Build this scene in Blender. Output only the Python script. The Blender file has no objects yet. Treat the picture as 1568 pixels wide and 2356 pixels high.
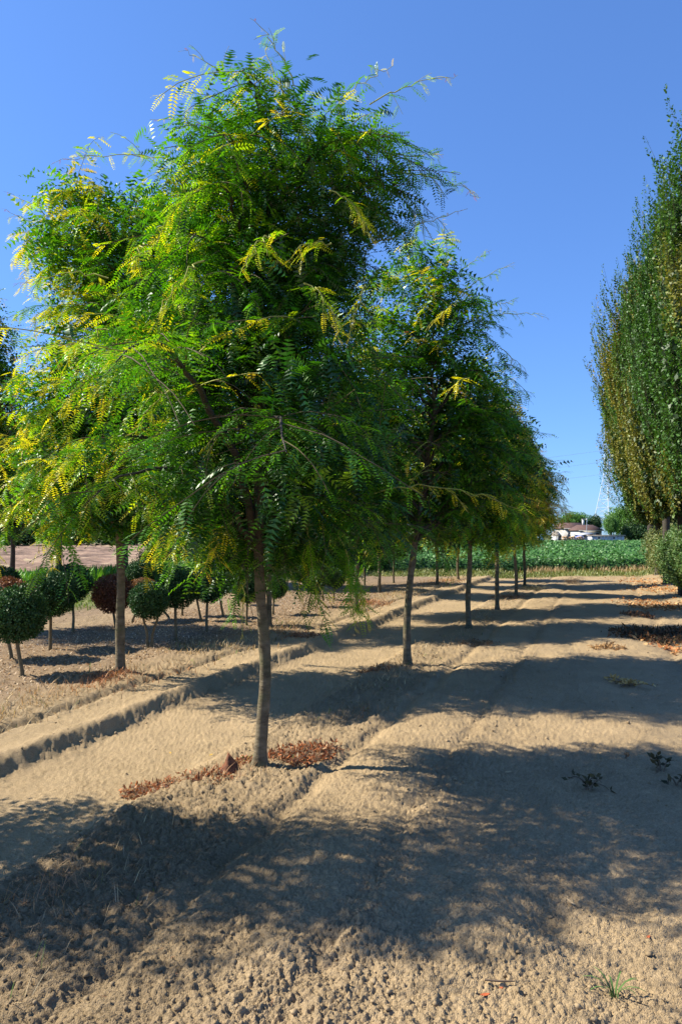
import bpy, math, random
import numpy as np
from mathutils import Vector

RNG = np.random.default_rng(7)
random.seed(7)
S = bpy.context.scene
COL = S.collection

# ------------------------------------------------------------------ camera, sky, sun, exposure
EYE = 1.6
FD = 1571.0
PITCH = math.atan(52.0 / FD)
cam_d = bpy.data.cameras.new("camera")
cam = bpy.data.objects.new("camera", cam_d)
COL.objects.link(cam)
cam.location = (0, 0, EYE)
cam.rotation_euler = (math.pi / 2 + PITCH, 0, 0)
cam_d.sensor_fit = 'VERTICAL'
cam_d.sensor_height = 36.0
cam_d.lens = 24.0
cam_d.clip_start = 0.05
cam_d.clip_end = 9000
S.camera = cam

SUN_EL = math.radians(42)
SUN_OFF = math.radians(10.5)            # the sun stands left and a little beyond the trees
w = bpy.data.worlds.new("World")
S.world = w
w.use_nodes = True
nt = w.node_tree
nt.nodes.clear()
out = nt.nodes.new("ShaderNodeOutputWorld")
bg = nt.nodes.new("ShaderNodeBackground")
sky = nt.nodes.new("ShaderNodeTexSky")
sky.sky_type = 'NISHITA'
sky.sun_disc = False
sky.sun_elevation = SUN_EL
sky.sun_rotation = -(math.pi / 2 - SUN_OFF)
sky.air_density = 1.0
sky.dust_density = 0.3
sky.ozone_density = 2.0
gam = nt.nodes.new("ShaderNodeGamma")
gam.inputs['Gamma'].default_value = 0.71
tin = nt.nodes.new("ShaderNodeVectorMath")
tin.operation = 'MULTIPLY'
tin.inputs[1].default_value = (0.82, 1.36, 2.34)
nt.links.new(sky.outputs[0], gam.inputs['Color'])
nt.links.new(gam.outputs[0], tin.inputs[0])
nt.links.new(tin.outputs[0], bg.inputs[0])
bg.inputs[1].default_value = 0.072
nt.links.new(bg.outputs[0], out.inputs[0])

sd = bpy.data.lights.new("sun", 'SUN')
sd.energy = 5.0
sd.angle = math.radians(0.5)
sd.color = (1.0, 0.92, 0.77)
sun = bpy.data.objects.new("sun", sd)
COL.objects.link(sun)
sdir = Vector((math.cos(SUN_EL) * math.cos(SUN_OFF), -math.cos(SUN_EL) * math.sin(SUN_OFF), -math.sin(SUN_EL)))
sun.rotation_euler = sdir.to_track_quat('-Z', 'Y').to_euler()
sun.location = (-20, 8, 20)

S.view_settings.view_transform = 'Standard'
S.view_settings.look = 'None'
S.view_settings.exposure = 1.05
S.view_settings.gamma = 1.0
S.view_settings.use_curve_mapping = False
S.render.engine = 'CYCLES'
S.cycles.max_bounces = 6
S.cycles.diffuse_bounces = 2
S.cycles.glossy_bounces = 2
S.cycles.transmission_bounces = 4
S.cycles.caustics_reflective = False
S.cycles.caustics_refractive = False


# ------------------------------------------------------------------ helpers
def px(x, y, depth):
    """photo position (1568 x 2356 frame) at a ground depth -> world point"""
    cx, cy = (x - 784.0) / FD, (1178.0 - y) / FD
    d = np.array([cx, math.cos(PITCH) - cy * math.sin(PITCH), math.sin(PITCH) + cy * math.cos(PITCH)])
    return np.array([0, 0, EYE]) + d * (depth / d[1])


def gpx(x, y):
    """photo position on flat ground -> X, Y"""
    cx, cy = (x - 784.0) / FD, (1178.0 - y) / FD
    d = np.array([cx, math.cos(PITCH) - cy * math.sin(PITCH), math.sin(PITCH) + cy * math.cos(PITCH)])
    p = d * (-EYE / d[2])
    return p[0], p[1]


def mesh(name, V, quads=None, tris=None, mat=None, col=None, smooth=False, midx=None):
    V = np.asarray(V, dtype=np.float32).reshape(-1, 3)
    me = bpy.data.meshes.new(name)
    q = np.zeros((0, 4), np.int32) if quads is None else np.asarray(quads, np.int32).reshape(-1, 4)
    t = np.zeros((0, 3), np.int32) if tris is None else np.asarray(tris, np.int32).reshape(-1, 3)
    me.vertices.add(len(V))
    me.vertices.foreach_set("co", V.ravel())
    loops = np.concatenate([q.ravel(), t.ravel()])
    me.loops.add(len(loops))
    me.loops.foreach_set("vertex_index", loops)
    n = len(q) + len(t)
    me.polygons.add(n)
    tot = np.concatenate([np.full(len(q), 4), np.full(len(t), 3)]).astype(np.int32)
    start = np.concatenate([[0], np.cumsum(tot)[:-1]]).astype(np.int32)
    me.polygons.foreach_set("loop_start", start)
    me.polygons.foreach_set("loop_total", tot)
    if smooth:
        me.polygons.foreach_set("use_smooth", np.ones(n, bool))
    if midx is not None:
        me.polygons.foreach_set("material_index", np.asarray(midx, np.int32))
    me.update(calc_edges=True)
    me.validate()
    if col is not None:
        a = me.attributes.new("tint", 'FLOAT_COLOR', 'POINT')
        c = np.ones((len(V), 4), np.float32)
        c[:, :3] = col
        a.data.foreach_set("color", c.ravel())
    if mat is not None:
        for m_ in (mat if isinstance(mat, (list, tuple)) else [mat]):
            me.materials.append(m_)
    return me


def obj(name, me, parent=None, loc=(0, 0, 0), kind=None):
    o = bpy.data.objects.new(name, me)
    COL.objects.link(o)
    o.location = loc
    if parent is not None:
        o.parent = parent
    if kind:
        o['kind'] = kind
    return o


def tag(o, label, cat, group=None, kind=None):
    o['label'] = label
    o['category'] = cat
    if group:
        o['group'] = group
    if kind:
        o['kind'] = kind
    return o


def thing(name, label, cat, loc, group=None):
    o = bpy.data.objects.new(name, None)
    COL.objects.link(o)
    o.location = loc
    o.empty_display_size = 0.2
    return tag(o, label, cat, group)


def copy_tree(o, parent=None):
    c = o.copy()
    COL.objects.link(c)
    if parent is not None:
        c.parent = parent
    for ch in [k for k in bpy.data.objects if k.parent == o]:
        copy_tree(ch, c)
    return c


class MB:
    """collects vertices and faces"""
    def __init__(s):
        s.v, s.q, s.t, s.c, s.n = [], [], [], [], 0

    def add(s, V, q=None, t=None, c=None):
        V = np.asarray(V, float).reshape(-1, 3)
        if q is not None and len(q):
            s.q.append(np.asarray(q) + s.n)
        if t is not None and len(t):
            s.t.append(np.asarray(t) + s.n)
        s.v.append(V)
        if c is not None:
            s.c.append(np.broadcast_to(np.asarray(c, float), (len(V), 3)))
        s.n += len(V)

    def box(s, x0, x1, y0, y1, z0, z1, c=None):
        V = [(x0, y0, z0), (x1, y0, z0), (x1, y1, z0), (x0, y1, z0), (x0, y0, z1), (x1, y0, z1), (x1, y1, z1), (x0, y1, z1)]
        s.add(V, q=[(0, 3, 2, 1), (4, 5, 6, 7), (0, 1, 5, 4), (1, 2, 6, 5), (2, 3, 7, 6), (3, 0, 4, 7)], c=c)

    def tube(s, P, R, k=6, c=None, wob=0.0, cap=True):
        P = np.asarray(P, float)
        n = len(P)
        R = np.broadcast_to(np.asarray(R, float), (n,))
        T = np.gradient(P, axis=0)
        T /= np.linalg.norm(T, axis=1)[:, None] + 1e-9
        ref = np.array([1.0, 0, 0]) if abs(T[0][0]) < 0.8 else np.array([0, 1.0, 0])
        A = np.cross(T, ref)
        A /= np.linalg.norm(A, axis=1)[:, None] + 1e-9
        B = np.cross(T, A)
        th = np.linspace(0, 2 * math.pi, k, endpoint=False)
        r = R[:, None] * (1 + wob * (RNG.random((n, k)) - 0.5) * 2)
        V = P[:, None, :] + r[..., None] * (np.cos(th)[None, :, None] * A[:, None, :] + np.sin(th)[None, :, None] * B[:, None, :])
        i = np.arange(n - 1)[:, None] * k
        j = np.arange(k)[None, :]
        j2 = (j + 1) % k
        q = np.stack([i + j, i + j2, i + k + j2, i + k + j], -1).reshape(-1, 4)
        s.add(V.reshape(-1, 3), q=q, c=c)
        if cap:
            s.add(np.vstack([V[-1], P[-1]]), t=[(a, (a + 1) % k, k) for a in range(k)], c=c)

    def mesh(s, name, mat, smooth=False):
        V = np.concatenate(s.v) if s.v else np.zeros((0, 3))
        q = np.concatenate(s.q) if s.q else None
        t = np.concatenate(s.t) if s.t else None
        c = np.concatenate(s.c) if s.c else None
        return mesh(name, V, q, t, mat, c, smooth)

    def build(s, name, mat, parent=None, loc=(0, 0, 0), smooth=False, kind=None):
        return obj(name, s.mesh(name, mat, smooth), parent, loc, kind)


def smooth01(x):
    x = np.clip(x, 0, 1)
    return x * x * (3 - 2 * x)


_TAB = np.random.default_rng(11).random((8, 256, 256))


def vn(x, y, k=0):
    t = _TAB[k % 8]
    xi, yi = np.floor(x).astype(int), np.floor(y).astype(int)
    fx, fy = x - xi, y - yi
    fx, fy = fx * fx * fx * (fx * (fx * 6 - 15) + 10), fy * fy * fy * (fy * (fy * 6 - 15) + 10)
    a, b = t[xi & 255, yi & 255], t[(xi + 1) & 255, yi & 255]
    c, d = t[xi & 255, (yi + 1) & 255], t[(xi + 1) & 255, (yi + 1) & 255]
    return (a * (1 - fx) + b * fx) * (1 - fy) + (c * (1 - fx) + d * fx) * fy


def fbm(x, y, k=0, o=4):
    r, a, s = 0, 0.5, 1.0
    for i in range(o):
        r = r + a * (vn(x * s + 17.3 * i, y * s + 5.1 * i, k + i) - 0.5) * 2
        a *= 0.5
        s *= 2.03
    return r


def cells(x, y, size, k=0, dens=1.0):
    """rounded lumps: height 0..1 of a jittered bump per cell"""
    X = x / size + 0.45 * (vn(x / size * 1.7, y / size * 1.7, k + 1) - 0.5) * 2
    Y = y / size + 0.45 * (vn(x / size * 1.7 + 9, y / size * 1.7, k + 2) - 0.5) * 2
    xi, yi = np.floor(X).astype(int), np.floor(Y).astype(int)
    best = np.zeros_like(X)
    for dx in (-1, 0, 1):
        for dy in (-1, 0, 1):
            a, b = (xi + dx) & 255, (yi + dy) & 255
            jx, jy, rr, on = _TAB[k % 8][a, b], _TAB[(k + 1) % 8][a, b], _TAB[(k + 2) % 8][a, b], _TAB[(k + 3) % 8][a, b]
            r = 0.3 + 0.42 * rr * rr
            d2 = ((X - (xi + dx + jx)) ** 2 + (Y - (yi + dy + jy)) ** 2) / (r * r)
            h = np.sqrt(np.clip(1 - d2, 0, 1)) * r * 1.6
            best = np.maximum(best, np.where(on < dens, np.minimum(h * np.clip(1 + 1.1 * ((X - (xi + dx + jx)) * (rr - 0.5) + (Y - (yi + dy + jy)) * (jx - 0.5)) * 3 / r, 0.2, 1.8), r * 1.25), 0))
    return best


# ------------------------------------------------------------------ materials
def new_mat(name):
    m = bpy.data.materials.new(name)
    m.use_nodes = True
    m.node_tree.nodes.clear()
    return m, m.node_tree.nodes, m.node_tree.links


def leaf_mat(name, trans=0.4, gloss=0.06, rough=0.38, boost=(1.0, 1.0, 1.0), tboost=(1.25, 1.35, 0.5)):
    m, N, L = new_mat(name)
    o = N.new("ShaderNodeOutputMaterial")
    at = N.new("ShaderNodeAttribute"); at.attribute_name = "tint"
    dif = N.new("ShaderNodeBsdfDiffuse")
    tr = N.new("ShaderNodeBsdfTranslucent")
    gl = N.new("ShaderNodeBsdfGlossy"); gl.inputs['Roughness'].default_value = rough
    gl.inputs['Color'].default_value = (0.9, 1.0, 0.9, 1)
    mul = N.new("ShaderNodeVectorMath"); mul.operation = 'MULTIPLY'; mul.inputs[1].default_value = boost
    mul2 = N.new("ShaderNodeVectorMath"); mul2.operation = 'MULTIPLY'; mul2.inputs[1].default_value = tboost
    L.new(at.outputs['Color'], mul.inputs[0]); L.new(at.outputs['Color'], mul2.inputs[0])
    L.new(mul.outputs[0], dif.inputs['Color']); L.new(mul2.outputs[0], tr.inputs['Color'])
    m1 = N.new("ShaderNodeMixShader"); m1.inputs[0].default_value = trans
    L.new(dif.outputs[0], m1.inputs[1]); L.new(tr.outputs[0], m1.inputs[2])
    m2 = N.new("ShaderNodeMixShader"); m2.inputs[0].default_value = gloss
    L.new(m1.outputs[0], m2.inputs[1]); L.new(gl.outputs[0], m2.inputs[2])
    L.new(m2.outputs[0], o.inputs[0])
    return m


def plain_mat(name, c, rough=0.8, scale=8.0, var=0.25, c2=None, bump=0.0, bscale=40.0, metal=0.0, spec=0.3):
    m, N, L = new_mat(name)
    o = N.new("ShaderNodeOutputMaterial")
    p = N.new("ShaderNodeBsdfPrincipled")
    p.inputs['Roughness'].default_value = rough
    p.inputs['Metallic'].default_value = metal
    p.inputs['Specular IOR Level'].default_value = spec
    tc = N.new("ShaderNodeTexCoord")
    nz = N.new("ShaderNodeTexNoise"); nz.inputs['Scale'].default_value = scale; nz.inputs['Detail'].default_value = 6
    L.new(tc.outputs['Object'], nz.inputs['Vector'])
    rp = N.new("ShaderNodeValToRGB")
    c2 = c2 or tuple(v * (1 - var) for v in c)
    rp.color_ramp.elements[0].position = 0.32; rp.color_ramp.elements[0].color = (*c2, 1)
    rp.color_ramp.elements[1].position = 0.68; rp.color_ramp.elements[1].color = (*c, 1)
    L.new(nz.outputs[0], rp.inputs[0]); L.new(rp.outputs[0], p.inputs['Base Color'])
    if bump:
        n2 = N.new("ShaderNodeTexNoise"); n2.inputs['Scale'].default_value = bscale; n2.inputs['Detail'].default_value = 5
        L.new(tc.outputs['Object'], n2.inputs['Vector'])
        b = N.new("ShaderNodeBump"); b.inputs['Strength'].default_value = bump; b.inputs['Distance'].default_value = 0.01
        L.new(n2.outputs[0], b.inputs['Height']); L.new(b.outputs[0], p.inputs['Normal'])
    L.new(p.outputs[0], o.inputs[0])
    return m


def attr_mat(name, rough=0.95, bscale=220.0, bump=0.5, nscale=60.0, var=0.35, dist=0.006):
    """diffuse surface coloured by the mesh's tint, with grain"""
    m, N, L = new_mat(name)
    o = N.new("ShaderNodeOutputMaterial")
    p = N.new("ShaderNodeBsdfPrincipled")
    p.inputs['Roughness'].default_value = rough
    p.inputs['Specular IOR Level'].default_value = 0.15
    at = N.new("ShaderNodeAttribute"); at.attribute_name = "tint"
    tc = N.new("ShaderNodeTexCoord")
    nz = N.new("ShaderNodeTexNoise"); nz.inputs['Scale'].default_value = nscale; nz.inputs['Detail'].default_value = 8
    nz.inputs['Roughness'].default_value = 0.7
    L.new(tc.outputs['Object'], nz.inputs['Vector'])
    mr = N.new("ShaderNodeMapRange")
    mr.inputs['From Min'].default_value = 0.3; mr.inputs['From Max'].default_value = 0.7
    mr.inputs['To Min'].default_value = 1 - var; mr.inputs['To Max'].default_value = 1 + var * 0.6
    L.new(nz.outputs[0], mr.inputs[0])
    mul = N.new("ShaderNodeVectorMath"); mul.operation = 'SCALE'
    L.new(at.outputs['Color'], mul.inputs[0]); L.new(mr.outputs[0], mul.inputs['Scale'])
    L.new(mul.outputs[0], p.inputs['Base Color'])
    if bump:
        n2 = N.new("ShaderNodeTexNoise"); n2.inputs['Scale'].default_value = bscale; n2.inputs['Detail'].default_value = 4
        L.new(tc.outputs['Object'], n2.inputs['Vector'])
        b = N.new("ShaderNodeBump"); b.inputs['Strength'].default_value = bump; b.inputs['Distance'].default_value = dist
        L.new(n2.outputs[0], b.inputs['Height']); L.new(b.outputs[0], p.inputs['Normal'])
    L.new(p.outputs[0], o.inputs[0])
    return m


M_SOIL = attr_mat("soil", bump=1.0, bscale=170, dist=0.010, nscale=90, var=0.4)
M_CLOD = attr_mat("clod", nscale=25, bscale=120)
M_FAR = attr_mat("far_ground", nscale=1.2, bscale=3, dist=0.15, bump=0.6, var=0.4)
M_LOCUST = leaf_mat("locust_leaf", trans=0.45, gloss=0.045, rough=0.42, tboost=(1.25, 1.35, 0.3))
M_HORN = leaf_mat("hornbeam_leaf", trans=0.22, gloss=0.03, rough=0.5, tboost=(1.3, 1.4, 0.6))
M_BOX = leaf_mat("box_leaf", trans=0.12, gloss=0.03, rough=0.5)
M_DRY = leaf_mat("dry_leaf", trans=0.25, gloss=0.02, rough=0.6, tboost=(1.2, 1.0, 0.7))
M_SOY = leaf_mat("soy_leaf", trans=0.2, gloss=0.03, rough=0.5)
M_TWIG = plain_mat("twig", (0.13, 0.10, 0.05), var=0.4)
M_TWIG_Y = plain_mat("young_twig", (0.34, 0.36, 0.08), var=0.3)
M_WOOD = plain_mat("dead_twig", (0.20, 0.14, 0.09), var=0.4)


def bark_mat(name, a, b, moss):
    m, N, L = new_mat(name)
    o = N.new("ShaderNodeOutputMaterial")
    p = N.new("ShaderNodeBsdfPrincipled"); p.inputs['Roughness'].default_value = 0.85
    p.inputs['Specular IOR Level'].default_value = 0.2
    tc = N.new("ShaderNodeTexCoord")
    mp = N.new("ShaderNodeMapping"); mp.inputs['Scale'].default_value = (1, 1, 2.4)
    L.new(tc.outputs['Object'], mp.inputs[0])
    n1 = N.new("ShaderNodeTexNoise"); n1.inputs['Scale'].default_value = 9; n1.inputs['Detail'].default_value = 8; n1.inputs['Roughness'].default_value = 0.65
    L.new(mp.outputs[0], n1.inputs['Vector'])
    r = N.new("ShaderNodeValToRGB")
    r.color_ramp.elements[0].position = 0.35; r.color_ramp.elements[0].color = (*b, 1)
    r.color_ramp.elements[1].position = 0.65; r.color_ramp.elements[1].color = (*a, 1)
    L.new(n1.outputs[0], r.inputs[0])
    n2 = N.new("ShaderNodeTexNoise"); n2.inputs['Scale'].default_value = 5; n2.inputs['Detail'].default_value = 4
    L.new(tc.outputs['Object'], n2.inputs['Vector'])
    mr = N.new("ShaderNodeMapRange"); mr.inputs['From Min'].default_value = 0.5; mr.inputs['From Max'].default_value = 0.65
    mr.inputs['To Max'].default_value = 0.6
    L.new(n2.outputs[0], mr.inputs[0])
    mx = N.new("ShaderNodeMix"); mx.data_type = 'RGBA'
    L.new(mr.outputs[0], mx.inputs[0]); L.new(r.outputs[0], mx.inputs[6]); mx.inputs[7].default_value = (*moss, 1)
    # pale lenticel specks
    vo = N.new("ShaderNodeTexVoronoi"); vo.inputs['Scale'].default_value = 55
    L.new(mp.outputs[0], vo.inputs['Vector'])
    m3 = N.new("ShaderNodeMapRange"); m3.inputs['From Min'].default_value = 0.10; m3.inputs['From Max'].default_value = 0.16
    m3.inputs['To Min'].default_value = 0.5; m3.inputs['To Max'].default_value = 0.0
    L.new(vo.outputs['Distance'], m3.inputs[0])
    mx2 = N.new("ShaderNodeMix"); mx2.data_type = 'RGBA'
    L.new(m3.outputs[0], mx2.inputs[0]); L.new(mx.outputs[2], mx2.inputs[6]); mx2.inputs[7].default_value = (0.32, 0.28, 0.2, 1)
    L.new(mx2.outputs[2], p.inputs['Base Color'])
    b1 = N.new("ShaderNodeBump"); b1.inputs['Strength'].default_value = 0.6; b1.inputs['Distance'].default_value = 0.01
    n3 = N.new("ShaderNodeTexNoise"); n3.inputs['Scale'].default_value = 38; n3.inputs['Detail'].default_value = 6
    L.new(mp.outputs[0], n3.inputs['Vector'])
    L.new(n3.outputs[0], b1.inputs['Height']); L.new(b1.outputs[0], p.inputs['Normal'])
    L.new(p.outputs[0], o.inputs[0])
    return m


M_BARK = bark_mat("locust_bark", (0.20, 0.165, 0.105), (0.075, 0.058, 0.036), (0.09, 0.10, 0.04))
M_BARK2 = bark_mat("hornbeam_bark", (0.09, 0.075, 0.06), (0.04, 0.034, 0.028), (0.06, 0.06, 0.035))

# ------------------------------------------------------------------ the ground
SL = 0.38                                   # the rows run off to the right: X = u + SL * Y


def height(X, Y, fine=True):
    X = np.asarray(X, float); Y = np.asarray(Y, float)
    u = X - SL * Y
    uw = u + 0.07 * fbm(Y * 1.1 + u * 0.3, u * 0.5, 2, 3) + 0.05 * fbm(X * 6, Y * 6, 4, 3)
    z = np.zeros_like(u)
    e = lambda a, wd: smooth01((uw - a) / wd + 0.5)     # 0 left of a, 1 right of it
    prof = 0.05 + (-0.02) * e(-4.86, 0.10) + 0.015 * e(-4.72, 0.1)
    prof = prof + (-0.078) * e(-4.08, 0.18)              # the bank down to the sunk lane
    prof = prof + 0.05 * e(-2.75, 0.22)                 # up to the strip of the near row
    prof = prof + 0.025 * e(-1.95, 0.2) - 0.035 * np.exp(-((uw + 1.78) / 0.07) ** 2)
    z = z + prof
    z = z + 0.032 * np.exp(-((uw + 4.2) / 0.10) ** 2) - 0.03 * np.exp(-((uw + 4.82) / 0.06) ** 2)
    z = z - 0.02 * np.exp(-((uw + 1.05) / 0.07) ** 2) + 0.008 * np.exp(-((uw + 0.9) / 0.1) ** 2)
    z = z - 0.03 * np.exp(-((uw - 0.95) / 0.10) ** 2) + 0.015 * np.exp(-((uw - 1.15) / 0.15) ** 2)
    z = z + 0.10 * smooth01((uw - 1.2) / 1.2)
    rough, right = zones(u, X, Y)
    z = z + (0.025 + 0.05 * right) * fbm(X * 0.55 + 9, Y * 0.55, 0, 2)
    z = z + (0.012 + 0.026 * right) * fbm(X * 1.5, Y * 1.5 + 3, 1, 4)
    for cx, cy, r, a in DENTS:
        z = z + a * np.exp(-(((X - cx) ** 2 + (Y - cy) ** 2) / (r * r)))
    if fine:
        near = 1 - smooth01((Y - 14) / 14)
        z = z + (0.004 + 0.015 * rough) * fbm(X * 7, Y * 7, 3, 4) + 0.004 * fbm(X * 30, Y * 30, 2, 3)
        c = 0.026 * rough ** 2 * cells(X, Y, 0.055, 1, 0.35 + 0.3 * rough)
        c = np.maximum(c, (0.003 + 0.015 * rough) * cells(X + 3, Y, 0.030, 3, 0.7))
        c = np.maximum(c, (0.006 + 0.006 * rough) * cells(X, Y + 5, 0.018, 5, 0.95))
        c = c + (0.007 + 0.004 * rough) * cells(X, Y, 0.0125, 4, 0.85) + 0.003 * (vn(X * 150, Y * 150, 6) - 0.5)
        z = z + c * near
    return z


def zones(u, X, Y):
    """how cloddy the soil is (0..1) and how far it is to the right of the near row"""
    right = smooth01((u + 1.9) / 0.5)
    strip1 = smooth01((u + 2.85) / 0.2) * (1 - smooth01((u + 1.95) / 0.25))
    strip2 = smooth01(1 - (u + 4.75) / 0.2)
    patch = smooth01((fbm(X * 1.3 + 4, Y * 1.3, 5, 3) - 0.02) / 0.4)
    fore = 1 - smooth01((Y - 2.2) / 1.0)
    r = 0.10 + (0.85 - 0.35 * fore) * strip1 + 0.8 * strip2 + right * (0.12 + 0.3 * patch) + fore * 0.3
    bank = np.exp(-((u + 4.05) / 0.16) ** 2) + 0.75 * np.exp(-((u + 1.0) / 0.13) ** 2) + 0.6 * np.exp(-((u - 0.97) / 0.16) ** 2)
    return np.clip(r + 0.8 * bank, 0, 1), right


DENTS = []
for (x, y, r, a) in [(1240, 2155, 0.13, -0.07), (1140, 2180, 0.2, 0.05), (870, 2150, 0.15, 0.03), (1010, 1735, 0.12, -0.03),
                     (1430, 2090, 0.12, -0.05), (1180, 1640, 0.25, 0.04), (930, 1620, 0.3, 0.06), (1450, 1690, 0.35, 0.05),
                     (590, 1800, 0.25, 0.03), (937, 1545, 0.3, 0.03), (277, 1570, 0.3, 0.03), (640, 2230, 0.12, 0.04), (1420, 2290, 0.14, -0.04),
                     (480, 2040, 0.2, 0.03), (820, 2000, 0.25, 0.04), (700, 2330, 0.12, 0.03), (300, 1900, 0.2, 0.04)]:
    gx, gy = gpx(x, y)
    DENTS.append((gx, gy, r, a))


def hz(X, Y):
    return float(height(np.array([X]), np.array([Y]), False)[0])


def on_ground(x, y):
    gx, gy = gpx(x, y)
    return np.array([gx, gy, hz(gx, gy)])


def soil_tint(X, Y):
    u = X - SL * Y
    rough, right = zones(u, X, Y)
    n = fbm(X * 0.9, Y * 0.9, 4, 4)
    n2 = fbm(X * 6, Y * 6, 6, 3)
    sand = np.array([0.385, 0.282, 0.160])
    grey = np.array([0.295, 0.218, 0.130])
    mulch = np.array([0.25, 0.178, 0.110])
    t = np.clip(rough * 0.7 + 0.3 * n, 0, 1)[..., None]
    c = sand * (1 - t) + grey * t
    lf = smooth01((-5.0 - u) / 0.8)[..., None] * (1 - 0.8 * smooth01(1 - np.abs(u + 9.1) / 0.9)[..., None])
    c = c * (1 - lf) + mulch * lf
    c = c * (1 + 0.16 * n + 0.14 * n2)[..., None]
    damp = smooth01((u + 3.0) / 0.4) * (1 - smooth01((u + 1.6) / 0.5)) * (1 - smooth01((Y - 3.6) / 0.8)) * (0.6 + 0.6 * n)
    c = c * (1 - 0.42 * np.clip(damp, 0, 1)[..., None])
    # grass strip at the far end and the lawn at the left
    g = smooth01((Y - 25.0 + 0.6 * n) / 1.2) * (1 - smooth01((Y - 30.5) / 1.0)) * smooth01((u + 9.5) / 1.0)
    g = np.maximum(g, smooth01((-10.2 - u + 0.5 * n) / 0.8) * (1 - smooth01((-15.0 - u) / 0.8)))
    grass = np.array([0.13, 0.15, 0.045]) * (1 + 0.5 * n[..., None])
    c = c * (1 - g[..., None] * 0.85) + grass * g[..., None] * 0.85
    pl = smooth01((-16.5 - u) / 0.8)[..., None]
    c = c * (1 - pl) + np.array([0.30, 0.19, 0.13]) * pl
    return c


def build_ground():
    rows = [1.0]
    while rows[-1] < 34:
        y = rows[-1]
        rows.append(y + max(0.0048, min(y * y / 1050.0, 0.022 + 0.0045 * y)) if y > 1.9 else y + 0.03)
    rows = np.array(rows)
    s = np.linspace(-1, 1, 600)
    s = 0.6 * s + 0.4 * s ** 7
    X = s[None, :] * (0.6 + 0.76 * rows[:, None]) + 0.02 * rows[:, None]
    Y = np.repeat(rows[:, None], len(s), 1)
    Z = height(X, Y)
    edge = np.maximum(smooth01((np.abs(s) - 0.97) / 0.03)[None, :], smooth01((rows - 33) / 1.0)[:, None])
    Z = Z * (1 - edge) - 0.10 * edge
    V = np.stack([X, Y, Z], -1).reshape(-1, 3)
    n, m = X.shape
    i = np.arange(n - 1)[:, None] * m + np.arange(m - 1)[None, :]
    q = np.stack([i, i + 1, i + m + 1, i + m], -1).reshape(-1, 4)
    o = obj("ground", mesh("ground", V, q, None, M_SOIL, soil_tint(X, Y).reshape(-1, 3), smooth=True), kind='structure')
    o['label'] = 'light sandy tilled soil between the tree rows'
    print("ground quads", len(q))
    # the wide land beyond and around it
    g = np.concatenate([-np.geomspace(3000, 20, 26), np.linspace(-18, 18, 13), np.geomspace(20, 3000, 26)])
    XX, YY = np.meshgrid(g, g + 20)
    ZZ = np.full_like(XX, -0.11)
    uu = XX - SL * YY
    c = np.zeros(XX.shape + (3,))
    c[:] = (0.36, 0.27, 0.17)
    far = (YY > 115)[..., None]
    c = np.where(far, np.array([0.10, 0.12, 0.04]), c)
    c = np.where((uu < -16)[..., None] & ~far, np.array([0.30, 0.19, 0.13]), c)
    n, m = XX.shape
    i = np.arange(n - 1)[:, None] * m + np.arange(m - 1)[None, :]
    q = np.stack([i, i + 1, i + m + 1, i + m], -1).reshape(-1, 4)
    obj("terrain", mesh("terrain", np.stack([XX, YY, ZZ], -1).reshape(-1, 3), q, None, M_FAR, c.reshape(-1, 3)), kind='structure')


build_ground()

# ploughed field at the left: coarse ridges
rows = np.geomspace(17, 110, 150)
uu = np.linspace(-16.5, -90, 170)
U, Y = np.meshgrid(uu, rows)
X = U + SL * Y
Z = 0.02 + 0.30 * np.abs(fbm(X * 1.9, Y * 1.9, 2, 4)) + 0.05 * np.sin(X * 3.0 + 0.8 * fbm(X, Y, 1, 2) * 3)
n, m = X.shape
i = np.arange(n - 1)[:, None] * m + np.arange(m - 1)[None, :]
q = np.stack([i, i + m, i + m + 1, i + 1], -1).reshape(-1, 4)
nn = fbm(X * 0.5, Y * 0.5, 3, 4)[..., None]
cc = np.array([0.25, 0.165, 0.115]) * (1 + 0.9 * nn) + np.array([0.0, 0.04, 0.0]) * smooth01((nn - 0.2) * 3)
obj("ploughed_field", mesh("ploughed_field", np.stack([X, Y, Z], -1).reshape(-1, 3), q, None, M_FAR, cc.reshape(-1, 3)), kind='structure')

# loose clods lying on the soil
ICO_V = []
phi = (1 + 5 ** 0.5) / 2
for a, b in ((-1, phi), (1, phi), (-1, -phi), (1, -phi)):
    ICO_V.append((a, b, 0))
for a, b in ((-1, phi), (1, phi), (-1, -phi), (1, -phi)):
    ICO_V.append((0, a, b))
for a, b in ((phi, -1), (phi, 1), (-phi, -1), (-phi, 1)):
    ICO_V.append((a, 0, b))
ICO_V = np.array(ICO_V) / math.sqrt(1 + phi * phi)
ICO_F = np.array([(0, 11, 5), (0, 5, 1), (0, 1, 7), (0, 7, 10), (0, 10, 11), (1, 5, 9), (5, 11, 4), (11, 10, 2), (10, 7, 6), (7, 1, 8),
                  (3, 9, 4), (3, 4, 2), (3, 2, 6), (3, 6, 8), (3, 8, 9), (4, 9, 5), (2, 4, 11), (6, 2, 10), (8, 6, 7), (9, 8, 1)])


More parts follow.
